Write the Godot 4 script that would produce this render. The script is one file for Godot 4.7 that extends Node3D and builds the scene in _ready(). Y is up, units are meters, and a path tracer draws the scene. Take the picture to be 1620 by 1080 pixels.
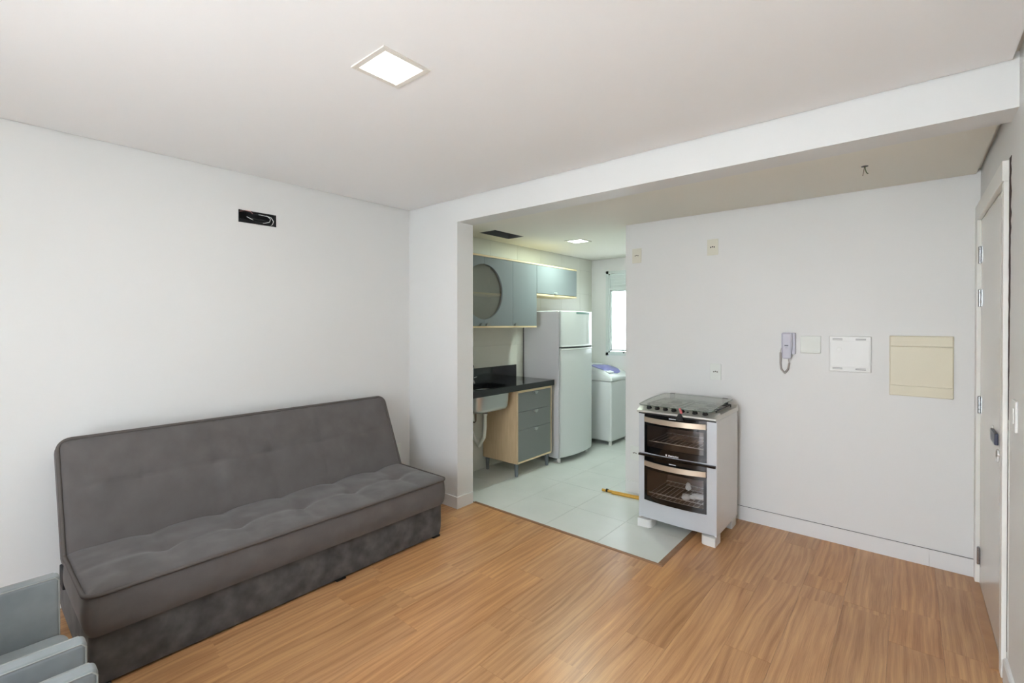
extends Node3D
# Metres, y up. x runs along the beam from the sofa wall, z = 0 is the living-room face of the beam, the kitchen lies at negative z.

const H := 2.518        # living-room ceiling
const HK := 2.39        # kitchen ceiling
const HB := 2.334       # underside of the beam
const ZB := -1.271      # plaster face of the wall behind the stove
const ZK := -3.103      # far kitchen wall
const XR := 3.753       # wall with the entrance door
const XW := 1.479       # where the back wall ends at the kitchen
const XK := 0.044       # face of the kitchen wall tiles
const SLAB := 2.66
const REAR := 4.2       # wall behind the camera, with a balcony door from BX0 to BX1
const BX0 := 1.85
const BX1 := 3.25
const BTOP := 2.46

var M := {}
var used := {}
var rng := RandomNumberGenerator.new()

class Shape:
	var v := PackedVector3Array()
	var n := PackedVector3Array()
	var uv := PackedVector2Array()
	func tri(a: Vector3, b: Vector3, c: Vector3, na: Vector3, nb: Vector3, nc: Vector3, ua := Vector2.ZERO, ub := Vector2.ZERO, uc := Vector2.ZERO) -> void:
		if (b - a).cross(c - a).dot(na + nb + nc) > 0.0:
			v.append_array([a, c, b]); n.append_array([na, nc, nb]); uv.append_array([ua, uc, ub])
		else:
			v.append_array([a, b, c]); n.append_array([na, nb, nc]); uv.append_array([ua, ub, uc])
	func quad(a: Vector3, b: Vector3, c: Vector3, d: Vector3, m: Vector3) -> void:
		tri(a, b, c, m, m, m); tri(a, c, d, m, m, m)
	func box(lo: Vector3, hi: Vector3) -> Shape:
		var p := [lo, hi]
		for ax in 3:
			for s in 2:
				var m := Vector3.ZERO
				m[ax] = 1.0 if s == 1 else -1.0
				var q: Array[Vector3] = []
				for k in [[0, 0], [1, 0], [1, 1], [0, 1]]:
					var w := Vector3.ZERO
					w[ax] = p[s][ax]
					w[(ax + 1) % 3] = p[k[0]][(ax + 1) % 3]
					w[(ax + 2) % 3] = p[k[1]][(ax + 2) % 3]
					q.append(w)
				quad(q[0], q[1], q[2], q[3], m)
		return self
	# box with rounded edges; basis and origin in xf, half sizes in h
	func rbox(xf: Transform3D, h: Vector3, r: float, seg := 2) -> Shape:
		r = minf(r, minf(h.x, minf(h.y, h.z)) * 0.99)
		var inner := h - Vector3(r, r, r)
		var st: Array = []
		for i in seg + 1: st.append([-1.0, -tan((1.0 - float(i) / seg) * PI / 4.0)])
		for i in seg + 1: st.append([1.0, tan(float(i) / seg * PI / 4.0)])
		for ax in 3:
			for s in [-1.0, 1.0]:
				var P: Array = []
				var N: Array = []
				for a in st:
					var rp: Array = []
					var rn: Array = []
					for b in st:
						var d := Vector3.ZERO
						d[ax] = s; d[(ax + 1) % 3] = a[1]; d[(ax + 2) % 3] = b[1]
						d = d.normalized()
						var o := Vector3.ZERO
						o[ax] = s * inner[ax]; o[(ax + 1) % 3] = a[0] * inner[(ax + 1) % 3]; o[(ax + 2) % 3] = b[0] * inner[(ax + 2) % 3]
						rp.append(xf * (o + d * r)); rn.append(xf.basis * d)
					P.append(rp); N.append(rn)
				var c := st.size()
				for i in c - 1:
					for j in c - 1:
						tri(P[i][j], P[i + 1][j], P[i + 1][j + 1], N[i][j], N[i + 1][j], N[i + 1][j + 1])
						tri(P[i][j], P[i + 1][j + 1], P[i][j + 1], N[i][j], N[i + 1][j + 1], N[i][j + 1])
		return self
	func rb(lo: Vector3, hi: Vector3, r := 0.004, seg := 2) -> Shape:
		return rbox(Transform3D(Basis.IDENTITY, (lo + hi) * 0.5), (hi - lo) * 0.5, r, seg)
	# smooth sheet through rows of points, normals turned away from `inside`
	func sheet(P: Array, inside: Vector3, loop_rows := false, turn := 1.0) -> Shape:
		var a := P.size()
		var b: int = P[0].size()
		var N: Array = []
		var vote := 0.0
		for i in a:
			var r: Array = []
			for j in b:
				var i0 := maxi(i - 1, 0)
				var i1 := mini(i + 1, a - 1)
				if loop_rows:
					i0 = (i - 1 + a - 1) % (a - 1); i1 = (i + 1) % (a - 1)
				var du: Vector3 = P[i1][j] - P[i0][j]
				var dv: Vector3 = P[i][mini(j + 1, b - 1)] - P[i][maxi(j - 1, 0)]
				var m := du.cross(dv)
				m = m.normalized() if m.length_squared() > 1e-16 else Vector3.ZERO
				vote += m.dot(P[i][j] - inside)
				r.append(m)
			N.append(r)
		var sg := (1.0 if vote >= 0.0 else -1.0) * turn
		for i in a - 1:
			for j in b - 1:
				tri(P[i][j], P[i + 1][j], P[i + 1][j + 1], sg * N[i][j], sg * N[i + 1][j], sg * N[i + 1][j + 1])
				tri(P[i][j], P[i + 1][j + 1], P[i][j + 1], sg * N[i][j], sg * N[i + 1][j + 1], sg * N[i][j + 1])
		return self
	func tube(pts: Array, r: float, sides := 8, loop := false, radii: Array = []) -> Shape:
		var c := pts.size()
		var up := Vector3.UP
		var P: Array = []
		var N: Array = []
		var last := Vector3.ZERO
		for i in c:
			var a: Vector3 = pts[(i - 1 + c) % c] if loop else pts[maxi(i - 1, 0)]
			var b: Vector3 = pts[(i + 1) % c] if loop else pts[mini(i + 1, c - 1)]
			var t := (b - a).normalized()
			if i == 0:
				last = t.cross(up if absf(t.y) < 0.9 else Vector3.RIGHT).normalized()
			last = (last - t * last.dot(t)).normalized()
			var w := t.cross(last)
			var rp: Array = []
			var rn: Array = []
			var rr: float = radii[i] if radii.size() > i else r
			for k in sides:
				var an := TAU * k / sides
				var d := last * cos(an) + w * sin(an)
				rp.append(pts[i] + d * rr); rn.append(d)
			P.append(rp); N.append(rn)
		for i in (c if loop else c - 1):
			var k2 := (i + 1) % c
			for k in sides:
				var q := (k + 1) % sides
				tri(P[i][k], P[k2][k], P[k2][q], N[i][k], N[k2][k], N[k2][q])
				tri(P[i][k], P[k2][q], P[i][q], N[i][k], N[k2][q], N[i][q])
		if not loop:
			for e in [0, c - 1]:
				var m: Vector3 = (pts[0] - pts[1]).normalized() if e == 0 else (pts[c - 1] - pts[c - 2]).normalized()
				for k in sides: tri(pts[e], P[e][k], P[e][(k + 1) % sides], m, m, m)
		return self
	# profile of [radius, height] turned about the y axis of xf
	func lathe(prof: Array, xf: Transform3D, sides := 20) -> Shape:
		for i in prof.size() - 1:
			var a := Vector2(prof[i][0], prof[i][1])
			var b := Vector2(prof[i + 1][0], prof[i + 1][1])
			var e := (b - a).normalized()
			for k in sides:
				var q: Array[Vector3] = []
				var m: Array[Vector3] = []
				for w in [[a, k], [b, k], [b, k + 1], [a, k + 1]]:
					var an: float = TAU * w[1] / sides
					q.append(xf * Vector3(w[0].x * cos(an), w[0].y, w[0].x * sin(an)))
					m.append((xf.basis * Vector3(e.y * cos(an), -e.x, e.y * sin(an))).normalized())
				tri(q[0], q[1], q[2], m[0], m[1], m[2]); tri(q[0], q[2], q[3], m[0], m[2], m[3])
		return self
	# polygon in the xy plane of xf, from depth d0 to d1 along its z
	func prism(poly: PackedVector2Array, d0: float, d1: float, xf := Transform3D.IDENTITY, smooth_deg := 0.0) -> Shape:
		var ix := Geometry2D.triangulate_polygon(poly)
		for d in [d0, d1]:
			var m := xf.basis * Vector3(0, 0, 1.0 if d == maxf(d0, d1) else -1.0)
			for t in range(0, ix.size(), 3):
				var a := poly[ix[t]]
				var b := poly[ix[t + 1]]
				var c := poly[ix[t + 2]]
				tri(xf * Vector3(a.x, a.y, d), xf * Vector3(b.x, b.y, d), xf * Vector3(c.x, c.y, d), m, m, m)
		var cw := 1.0 if Geometry2D.is_polygon_clockwise(poly) else -1.0
		var c := poly.size()
		var en: Array[Vector2] = []
		for i in c:
			var e := poly[(i + 1) % c] - poly[i]
			en.append((Vector2(-e.y, e.x) * cw).normalized())
		for i in c:
			var j := (i + 1) % c
			var m0 := en[i]
			var m1 := en[i]
			if smooth_deg > 0.0:
				if absf(rad_to_deg(en[i].angle_to(en[(i - 1 + c) % c]))) < smooth_deg: m0 = (en[i] + en[(i - 1 + c) % c]).normalized()
				if absf(rad_to_deg(en[i].angle_to(en[j]))) < smooth_deg: m1 = (en[i] + en[j]).normalized()
			var a := xf * Vector3(poly[i].x, poly[i].y, d0)
			var b := xf * Vector3(poly[j].x, poly[j].y, d0)
			var a2 := xf * Vector3(poly[i].x, poly[i].y, d1)
			var b2 := xf * Vector3(poly[j].x, poly[j].y, d1)
			var n0 := xf.basis * Vector3(m0.x, m0.y, 0)
			var n1 := xf.basis * Vector3(m1.x, m1.y, 0)
			tri(a, b, b2, n0, n1, n1); tri(a, b2, a2, n0, n1, n0)
		return self

func sh() -> Shape: return Shape.new()
func V(x: float, y: float, z: float) -> Vector3: return Vector3(x, y, z)
# polygon drawn in (x, z), extruded upwards: use with prism(poly, y0, y1, PLAN)
var PLAN := Transform3D(Basis(Vector3(1, 0, 0), Vector3(0, 0, 1), Vector3(0, 1, 0)), Vector3.ZERO)
# polygon drawn in (z, y), extruded along x
var SIDE := Transform3D(Basis(Vector3(0, 0, 1), Vector3(0, 1, 0), Vector3(1, 0, 0)), Vector3.ZERO)

func numbered(called: String, parent: Node) -> String:
	var k := "%d/%s" % [parent.get_instance_id(), called]
	var c: int = used.get(k, 0)
	used[k] = c + 1
	return called if c == 0 else "%s_%03d" % [called, c]

func tag(o: Node, label: String, category: String, group := "", kind := "") -> Node:
	o.set_meta("label", label); o.set_meta("category", category)
	if group: o.set_meta("group", group)
	if kind: o.set_meta("kind", kind)
	return o

func thing(called: String, label: String, category: String, at: Vector3, group := "", kind := "") -> Node3D:
	var o := Node3D.new()
	o.name = numbered(called, self)
	add_child(o)
	o.position = at
	tag(o, label, category, group, kind)
	return o

func obj(called: String, s: Shape, m: Material, parent: Node3D = self) -> MeshInstance3D:
	var o := MeshInstance3D.new()
	o.name = numbered(called, parent)
	var vv := s.v
	var off := parent.global_position if parent != self else Vector3.ZERO
	if off != Vector3.ZERO:
		for i in vv.size(): vv[i] -= off
	var arr: Array = []
	arr.resize(Mesh.ARRAY_MAX)
	arr[Mesh.ARRAY_VERTEX] = vv; arr[Mesh.ARRAY_NORMAL] = s.n; arr[Mesh.ARRAY_TEX_UV] = s.uv
	var am := ArrayMesh.new()
	am.add_surface_from_arrays(Mesh.PRIMITIVE_TRIANGLES, arr)
	am.surface_set_material(0, m)
	o.mesh = am
	o.cast_shadow = GeometryInstance3D.SHADOW_CASTING_SETTING_ON
	parent.add_child(o, true)
	return o

func rgb(r: float, g: float, b: float) -> Color: return Color(r / 255.0, g / 255.0, b / 255.0)

func mat(c: Color, rough := 0.6, metal := 0.0, spec := 0.5) -> StandardMaterial3D:
	var m := StandardMaterial3D.new()
	m.albedo_color = c; m.roughness = rough; m.metallic = metal; m.metallic_specular = spec
	return m

func noise_tex(freq: float, lo: Color, hi: Color, seed_: int, size := 512, octaves := 4, stretch := Vector2.ONE) -> ImageTexture:
	var f := FastNoiseLite.new()
	f.seed = seed_; f.frequency = freq; f.fractal_octaves = octaves; f.noise_type = FastNoiseLite.TYPE_SIMPLEX_SMOOTH
	var im := Image.create(size, size, false, Image.FORMAT_RGB8)
	for y in size:
		for x in size:
			# four-corner blend so that the tile repeats
			var u := float(x) / size
			var w := float(y) / size
			var a := f.get_noise_2d(x * stretch.x, y * stretch.y) * (1 - u) * (1 - w) + f.get_noise_2d((x - size) * stretch.x, y * stretch.y) * u * (1 - w) + f.get_noise_2d(x * stretch.x, (y - size) * stretch.y) * (1 - u) * w + f.get_noise_2d((x - size) * stretch.x, (y - size) * stretch.y) * u * w
			im.set_pixel(x, y, lo.lerp(hi, clampf(0.5 + a * 0.9, 0.0, 1.0)))
	im.generate_mipmaps()
	return ImageTexture.create_from_image(im)

func triplanar(m: StandardMaterial3D, t: Texture2D, per_metre: float) -> StandardMaterial3D:
	m.albedo_texture = t; m.albedo_color = Color.WHITE
	m.uv1_triplanar = true; m.uv1_world_triplanar = true
	m.uv1_scale = Vector3.ONE * per_metre
	return m

func pane(c: Color, alpha: float) -> StandardMaterial3D:
	var m := mat(Color(c.r, c.g, c.b, alpha), 0.03)
	m.transparency = BaseMaterial3D.TRANSPARENCY_ALPHA
	m.cull_mode = BaseMaterial3D.CULL_DISABLED
	return m

func plank_texture(k: int) -> ImageTexture:
	var w := 160
	var h := 800
	var a := FastNoiseLite.new()
	a.seed = 40 + k; a.noise_type = FastNoiseLite.TYPE_SIMPLEX_SMOOTH; a.frequency = 1.0; a.fractal_octaves = 3
	var f := FastNoiseLite.new()
	f.seed = 90 + k; f.noise_type = FastNoiseLite.TYPE_SIMPLEX; f.frequency = 1.0; f.fractal_octaves = 2
	var dark := rgb(158, 112, 72)
	var mid := rgb(191, 145, 101)
	var light := rgb(217, 170, 119)
	var im := Image.create(w, h, false, Image.FORMAT_RGB8)
	for y in h:
		var v := float(y) / h
		for x in w:
			var u := float(x) / w
			var bend := a.get_noise_2d(u * 0.5, v * 0.9 + k * 5.0)
			var arch := a.get_noise_2d(u * 1.6 + 7.0, v * 1.3 + k * 3.0)
			var ring := sin((u * 2.6 + bend * 0.8 + arch * 0.55) * TAU)
			var streak := a.get_noise_2d(u * 6.0 + bend * 1.2 + 11.0, v * 0.5)
			var fine := f.get_noise_2d(u * 60.0 + bend * 5.0, v * 5.0)
			var q := 0.5 + 0.12 * ring * (0.3 + 0.7 * smoothstep(0.0, 0.35, arch + 0.1)) + 0.40 * streak + 0.20 * fine
			q += 0.22 * a.get_noise_2d(u * 1.5 + 31.0, v * 1.6)
			q = clampf(q, 0.0, 1.0)
			var c := dark.lerp(mid, q * 2.0) if q < 0.5 else mid.lerp(light, q * 2.0 - 1.0)
			im.set_pixel(x, y, c)
	im.generate_mipmaps()
	return ImageTexture.create_from_image(im)

func materials() -> void:
	M.wall = mat(rgb(220, 220, 218), 0.5, 0.0, 0.5)
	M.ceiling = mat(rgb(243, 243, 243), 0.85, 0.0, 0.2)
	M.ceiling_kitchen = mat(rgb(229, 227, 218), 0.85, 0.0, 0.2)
	M.slab = mat(rgb(120, 118, 115), 0.95)
	M.baseboard = mat(rgb(222, 222, 221), 0.4)
	M.door = mat(rgb(226, 224, 217), 0.16)
	M.casing = mat(rgb(230, 229, 223), 0.3)
	M.crack = mat(rgb(62, 44, 42), 0.95)
	M.caulk = mat(rgb(236, 238, 234), 0.6)
	M.steel = mat(rgb(190, 190, 188), 0.28, 1.0)
	M.hob_steel = mat(rgb(196, 193, 186), 0.34, 0.75)
	M.chrome = mat(rgb(168, 170, 172), 0.24, 1.0)
	M.black = mat(rgb(16, 16, 17), 0.45)
	M.matte_black = mat(rgb(30, 31, 34), 0.85)
	M.tile_floor = triplanar(mat(Color.WHITE, 0.32), noise_tex(0.006, rgb(205, 209, 203), rgb(219, 222, 217), 5, 256), 1.1)
	M.grout = mat(rgb(168, 172, 166), 0.9)
	M.tile_wall = mat(rgb(212, 212, 202), 0.42, 0.0, 0.35)
	M.wall_grout = mat(rgb(172, 172, 162), 0.9)
	M.sill = triplanar(mat(Color.WHITE, 0.4), noise_tex(0.02, rgb(168, 124, 86), rgb(190, 145, 102), 10, 128), 3.0)
	M.threshold = triplanar(mat(Color.WHITE, 0.45), noise_tex(0.02, rgb(122, 88, 60), rgb(150, 110, 76), 9, 128), 3.0)
	M.subfloor = mat(rgb(96, 72, 52), 0.9)
	var seat := noise_tex(0.012, rgb(88, 84, 83), rgb(104, 100, 99), 21, 384, 6)
	M.velvet = triplanar(mat(Color.WHITE, 0.92, 0.0, 0.25), seat, 1.3)
	M.velvet.rim_enabled = true; M.velvet.rim = 0.35; M.velvet.rim_tint = 0.6
	M.velvet_base = triplanar(mat(Color.WHITE, 0.92, 0.0, 0.25), noise_tex(0.02, rgb(64, 63, 64), rgb(101, 100, 99), 33, 256, 5), 1.6)
	M.velvet_base.rim_enabled = true; M.velvet_base.rim = 0.3; M.velvet_base.rim_tint = 0.6
	M.piping = mat(rgb(94, 89, 86), 0.9, 0.0, 0.25)
	M.chair = triplanar(mat(Color.WHITE, 0.9, 0.0, 0.25), noise_tex(0.015, rgb(114, 120, 122), rgb(137, 141, 141), 44, 256, 4), 1.5)
	M.chair.rim_enabled = true; M.chair.rim = 0.4; M.chair.rim_tint = 0.4
	M.chair_seam = mat(rgb(146, 148, 143), 0.9)
	M.cabinet = mat(rgb(124, 131, 134), 0.5, 0.0, 0.3)
	M.cabinet_low = mat(rgb(117, 121, 119), 0.42)
	M.handle_tab = mat(rgb(150, 156, 155), 0.45)
	M.oak = triplanar(mat(Color.WHITE, 0.5), noise_tex(0.012, rgb(191, 166, 131), rgb(207, 183, 148), 61, 256, 4, Vector2(6.0, 0.5)), 2.2)
	M.oak_edge = mat(rgb(224, 205, 165), 0.5)
	M.cabinet_inside = mat(rgb(196, 192, 182), 0.6)
	M.smoked = pane(rgb(112, 106, 92), 0.30)
	M.leg = mat(rgb(100, 107, 112), 0.45)
	M.granite = triplanar(mat(Color.WHITE, 0.1), noise_tex(0.25, rgb(14, 15, 18), rgb(34, 36, 40), 71, 256, 3), 3.0)
	M.fridge = mat(rgb(214, 219, 217), 0.22)
	M.fridge_side = mat(rgb(206, 207, 209), 0.35)
	M.gasket = mat(rgb(92, 94, 96), 0.8)
	M.badge = mat(rgb(92, 128, 118), 0.35)
	M.washer = mat(rgb(214, 218, 216), 0.3)
	M.lid_violet = mat(rgb(112, 112, 172), 0.2)
	M.white_plastic = mat(rgb(219, 219, 216), 0.35)
	M.ivory = mat(rgb(214, 207, 184), 0.4)
	M.plate = mat(rgb(214, 211, 196), 0.4)
	M.plate_pale = mat(rgb(220, 223, 217), 0.45)
	M.socket = mat(rgb(96, 93, 84), 0.6)
	M.lavender = mat(rgb(190, 189, 201), 0.4)
	M.cord = mat(rgb(172, 164, 158), 0.6)
	M.stove_white = mat(rgb(232, 231, 229), 0.2)
	M.stove_front = mat(rgb(190, 194, 198), 0.34, 0.1)
	M.oven_glass = pane(rgb(14, 13, 13), 0.13)
	M.oven_black = mat(rgb(12, 12, 13), 0.09)
	M.enamel = mat(rgb(120, 98, 84), 0.4)
	M.rack = mat(rgb(214, 206, 194), 0.3, 0.35)
	M.handle = mat(rgb(196, 182, 163), 0.4, 0.7)
	M.lid_glass = pane(rgb(120, 134, 118), 0.36)
	M.lid_edge = mat(rgb(74, 88, 78), 0.2)
	M.print_white = mat(rgb(226, 228, 230), 0.5)
	M.bag = mat(rgb(236, 236, 232), 0.45)
	M.yellow = mat(rgb(208, 160, 58), 0.45)
	M.tag_pink = mat(rgb(196, 96, 100), 0.5)
	M.aluminium = mat(rgb(204, 212, 209), 0.35)
	M.window_glass = pane(rgb(240, 246, 246), 0.08)
	M.frosted = pane(rgb(236, 244, 242), 0.55)
	M.pipe_white = mat(rgb(222, 222, 214), 0.45)
	M.drain_grey = mat(rgb(96, 98, 98), 0.5)
	M.copper = mat(rgb(92, 72, 52), 0.5)
	M.wire_pink = mat(rgb(208, 152, 150), 0.5)
	M.wire_green = mat(rgb(92, 112, 72), 0.5)
	M.wire_white = mat(rgb(236, 236, 236), 0.5)
	M.lamp_frame = mat(rgb(226, 222, 214), 0.5)

func glowing(c: Color, e: float) -> StandardMaterial3D:
	var m := mat(Color(0.95, 0.95, 0.95), 0.5)
	m.emission_enabled = true; m.emission = c; m.emission_energy_multiplier = e
	return m

# light levels
const SKY_ENERGY := 3.6
const GROUND_ENERGY := 3.72
const LIVING_LAMP := 0.75
const KITCHEN_LAMP := 1.5
const EXPOSURE := 1.13

func _ready() -> void:
	# camera: level lens with a small upward shift of the picture window
	var f := 743.30344
	var cam := Camera3D.new()
	cam.name = "camera"
	var near := 0.05
	cam.set_frustum(near * 1080.0 / f, Vector2(0, -(540.0 - 517.2456) / f * near), near, 60.0)
	add_child(cam)
	cam.position = V(3.43283, 1.5, 2.63289)
	cam.rotation = V(-0.005593, 0.701561, 0)
	cam.current = true
	# overcast daylight
	var we := WorldEnvironment.new()
	we.name = "environment"
	var e := Environment.new()
	e.background_mode = Environment.BG_SKY
	var sk := ProceduralSkyMaterial.new()
	sk.sky_top_color = rgb(224, 233, 246)
	sk.sky_horizon_color = rgb(240, 244, 248)
	sk.ground_horizon_color = rgb(221, 228, 233)
	sk.ground_bottom_color = rgb(217, 224, 229)
	sk.sky_energy_multiplier = SKY_ENERGY
	sk.ground_energy_multiplier = GROUND_ENERGY
	var sky := Sky.new()
	sky.sky_material = sk
	e.sky = sky
	e.tonemap_mode = Environment.TONE_MAPPER_LINEAR
	e.tonemap_exposure = EXPOSURE
	e.sdfgi_enabled = true
	e.ssao_enabled = true
	e.ssil_enabled = true
	we.environment = e
	add_child(we)
	materials()
	lamps()
	room()
	floors()
	window_and_doors()
	sofa()
	armchair("grey velvet armchair beside the sofa end with its seat in view", 1.058)
	armchair("grey velvet armchair at the lower left edge showing only one arm top", 1.762)
	wall_cabinets()
	worktop()
	base_cabinet()
	fridge()
	washer()
	stove()
	wall_fixtures()

func structure(called: String, s: Shape, m: Material, label: String, category: String) -> MeshInstance3D:
	var o := obj(called, s, m)
	tag(o, label, category, "", "structure")
	return o

func room() -> void:
	# walls
	var s := sh()
	var z0 := 1.164
	var z1 := 1.409
	var y0 := 2.189
	var y1 := 2.272
	s.box(V(-0.14, 0, ZK - 0.12), V(0, SLAB, z0)).box(V(-0.14, 0, z1), V(0, SLAB, REAR + 0.12))
	s.box(V(-0.14, 0, z0), V(0, y0, z1)).box(V(-0.14, y1, z0), V(0, SLAB, z1))
	structure("wall_left", s, M.wall, "long white plaster wall behind the dark grey sofa", "wall")
	s = sh().box(V(0, 0, -0.179), V(0.625, SLAB, 0)).box(V(0.625, HB, -0.179), V(XR, SLAB, 0))
	structure("wall_opening", s, M.wall, "white pillar and ceiling beam framing the opening to the kitchen", "wall")
	s = sh().box(V(XW, 0, ZB - 0.12), V(XR + 0.12, SLAB, ZB))
	structure("wall_back", s, M.wall, "white wall behind the stove with intercom and breaker panel", "wall")
	s = sh().box(V(XW, 0, ZK - 0.12), V(XW + 0.12, SLAB, ZB - 0.12))
	structure("wall_kitchen", s, M.wall, "white side wall of the kitchen hidden past the stove wall", "wall")
	# far kitchen wall with its window opening
	var wx0 := 0.29
	var wx1 := 1.12
	var wy0 := 1.095
	var wy1 := 2.21
	s = sh().box(V(0, 0, ZK - 0.12), V(wx0, SLAB, ZK)).box(V(wx1, 0, ZK - 0.12), V(XW, SLAB, ZK))
	s.box(V(wx0, 0, ZK - 0.12), V(wx1, wy0, ZK)).box(V(wx0, wy1, ZK - 0.12), V(wx1, SLAB, ZK))
	structure("wall_far", s, M.wall, "pale far kitchen wall around the bright window", "wall")
	# wall with the entrance door
	var dz0 := -1.19
	var dz1 := -0.29
	var right := sh().box(V(XR, 0, ZB - 0.12), V(XR + 0.14, SLAB, dz0)).box(V(XR, 0, dz1), V(XR + 0.14, SLAB, REAR + 0.12)).box(V(XR, 2.105, dz0), V(XR + 0.14, SLAB, dz1))
	right.box(V(3.80, 0, dz0), V(XR + 0.14, 2.105, dz1))
	var wr := structure("wall_right", right, M.wall, "white wall holding the entrance door at the picture's right edge", "wall")
	# chipped plaster beside the door frame: a ragged dark gap and the pale filler next to it
	var poly := PackedVector2Array()
	var back := PackedVector2Array()
	rng.seed = 12
	var n := 70
	for i in n + 1:
		var y := 0.12 + (2.195 - 0.12) * i / n
		var w := lerpf(0.004, 0.012, clampf((y - 0.3) / 0.9, 0, 1))
		if y > 1.15: w = lerpf(0.014, 0.052, clampf((y - 1.15) / 0.8, 0, 1))
		w *= rng.randf_range(0.72, 1.2)
		var o := -0.224 + (rng.randf_range(0.0, 0.012) if y > 1.0 else 0.0)
		poly.append(Vector2(o, y)); back.append(Vector2(-0.224 + w, y))
	back.reverse()
	poly.append_array(back)
	obj("chipped_gap", sh().prism(poly, XR - 0.0015, XR + 0.001, SIDE), M.crack, wr)
	s = sh().box(V(XR - 0.001, 0.11, -0.214), V(XR + 0.001, 1.1, -0.185))
	obj("filler", s, M.caulk, wr)
	# wall behind the camera with the balcony door that lights the room
	s = sh().box(V(-0.14, 0, REAR), V(BX0, SLAB, REAR + 0.12)).box(V(BX1, 0, REAR), V(XR + 0.14, SLAB, REAR + 0.12)).box(V(BX0, BTOP, REAR), V(BX1, SLAB, REAR + 0.12))
	structure("wall_rear", s, M.wall, "white wall with a balcony door opposite the kitchen", "wall")
	# concrete slab above, hung plaster ceilings below it with shadow gaps along the walls
	structure("ceiling", sh().box(V(-0.14, SLAB, ZK - 0.12), V(XR + 0.14, SLAB + 0.12, REAR + 0.12)), M.slab, "concrete slab above the plaster ceilings", "ceiling")
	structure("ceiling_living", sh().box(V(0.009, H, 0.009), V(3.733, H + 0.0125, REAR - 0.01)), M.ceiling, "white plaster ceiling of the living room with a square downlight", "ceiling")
	s = sh()
	var k0 := HK
	var k1 := HK + 0.0125
	s.box(V(0.055, k0, -0.65), V(3.733, k1, -0.183)).box(V(0.055, k0, -1.085), V(0.245, k1, -0.65)).box(V(0.45, k0, -1.085), V(3.733, k1, -0.65))
	s.box(V(0.055, k0, ZB + 0.009), V(3.733, k1, -1.085)).box(V(0.055, k0, ZK + 0.01), V(XW - 0.012, k1, ZB + 0.009))
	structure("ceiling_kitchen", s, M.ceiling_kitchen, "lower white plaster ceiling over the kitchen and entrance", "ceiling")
	# profile closing the wider gap along the door wall
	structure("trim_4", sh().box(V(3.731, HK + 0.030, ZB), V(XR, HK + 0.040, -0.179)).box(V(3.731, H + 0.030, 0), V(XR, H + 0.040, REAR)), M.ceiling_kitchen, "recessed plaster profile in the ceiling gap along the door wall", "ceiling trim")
	# base boards
	s = sh().box(V(XW + 0.012, 0, ZB), V(2.30, 0.104, ZB + 0.012)).box(V(2.302, 0, ZB), V(3.533, 0.104, ZB + 0.012)).box(V(3.5345, 0, ZB), V(3.731, 0.104, ZB + 0.012))
	var bb := structure("baseboard_back", s, M.baseboard, "white baseboard along the wall behind the stove", "baseboard")
	obj("open_joint", sh().box(V(2.30, 0.104, ZB), V(3.731, 0.1054, ZB + 0.0070)), M.gasket, bb)
	s = sh().box(V(0, 0, 0), V(0.637, 0.094, 0.012)).box(V(0.625, 0, -0.17), V(0.637, 0.094, 0))
	structure("baseboard_pillar", s, M.baseboard, "white baseboard wrapping the pillar beside the sofa", "baseboard")
	structure("baseboard_left", sh().box(V(0, 0, 0.012), V(0.012, 0.094, REAR)), M.baseboard, "white baseboard behind the sofa", "baseboard")
	s = sh().prism(PackedVector2Array([Vector2(XR, 0), Vector2(XR - 0.014, 0), Vector2(XR - 0.014, 0.09), Vector2(XR - 0.009, 0.098), Vector2(XR, 0.10)]), -0.205, REAR)
	structure("baseboard_right", s, M.baseboard, "white baseboard right of the entrance door", "baseboard")

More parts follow.
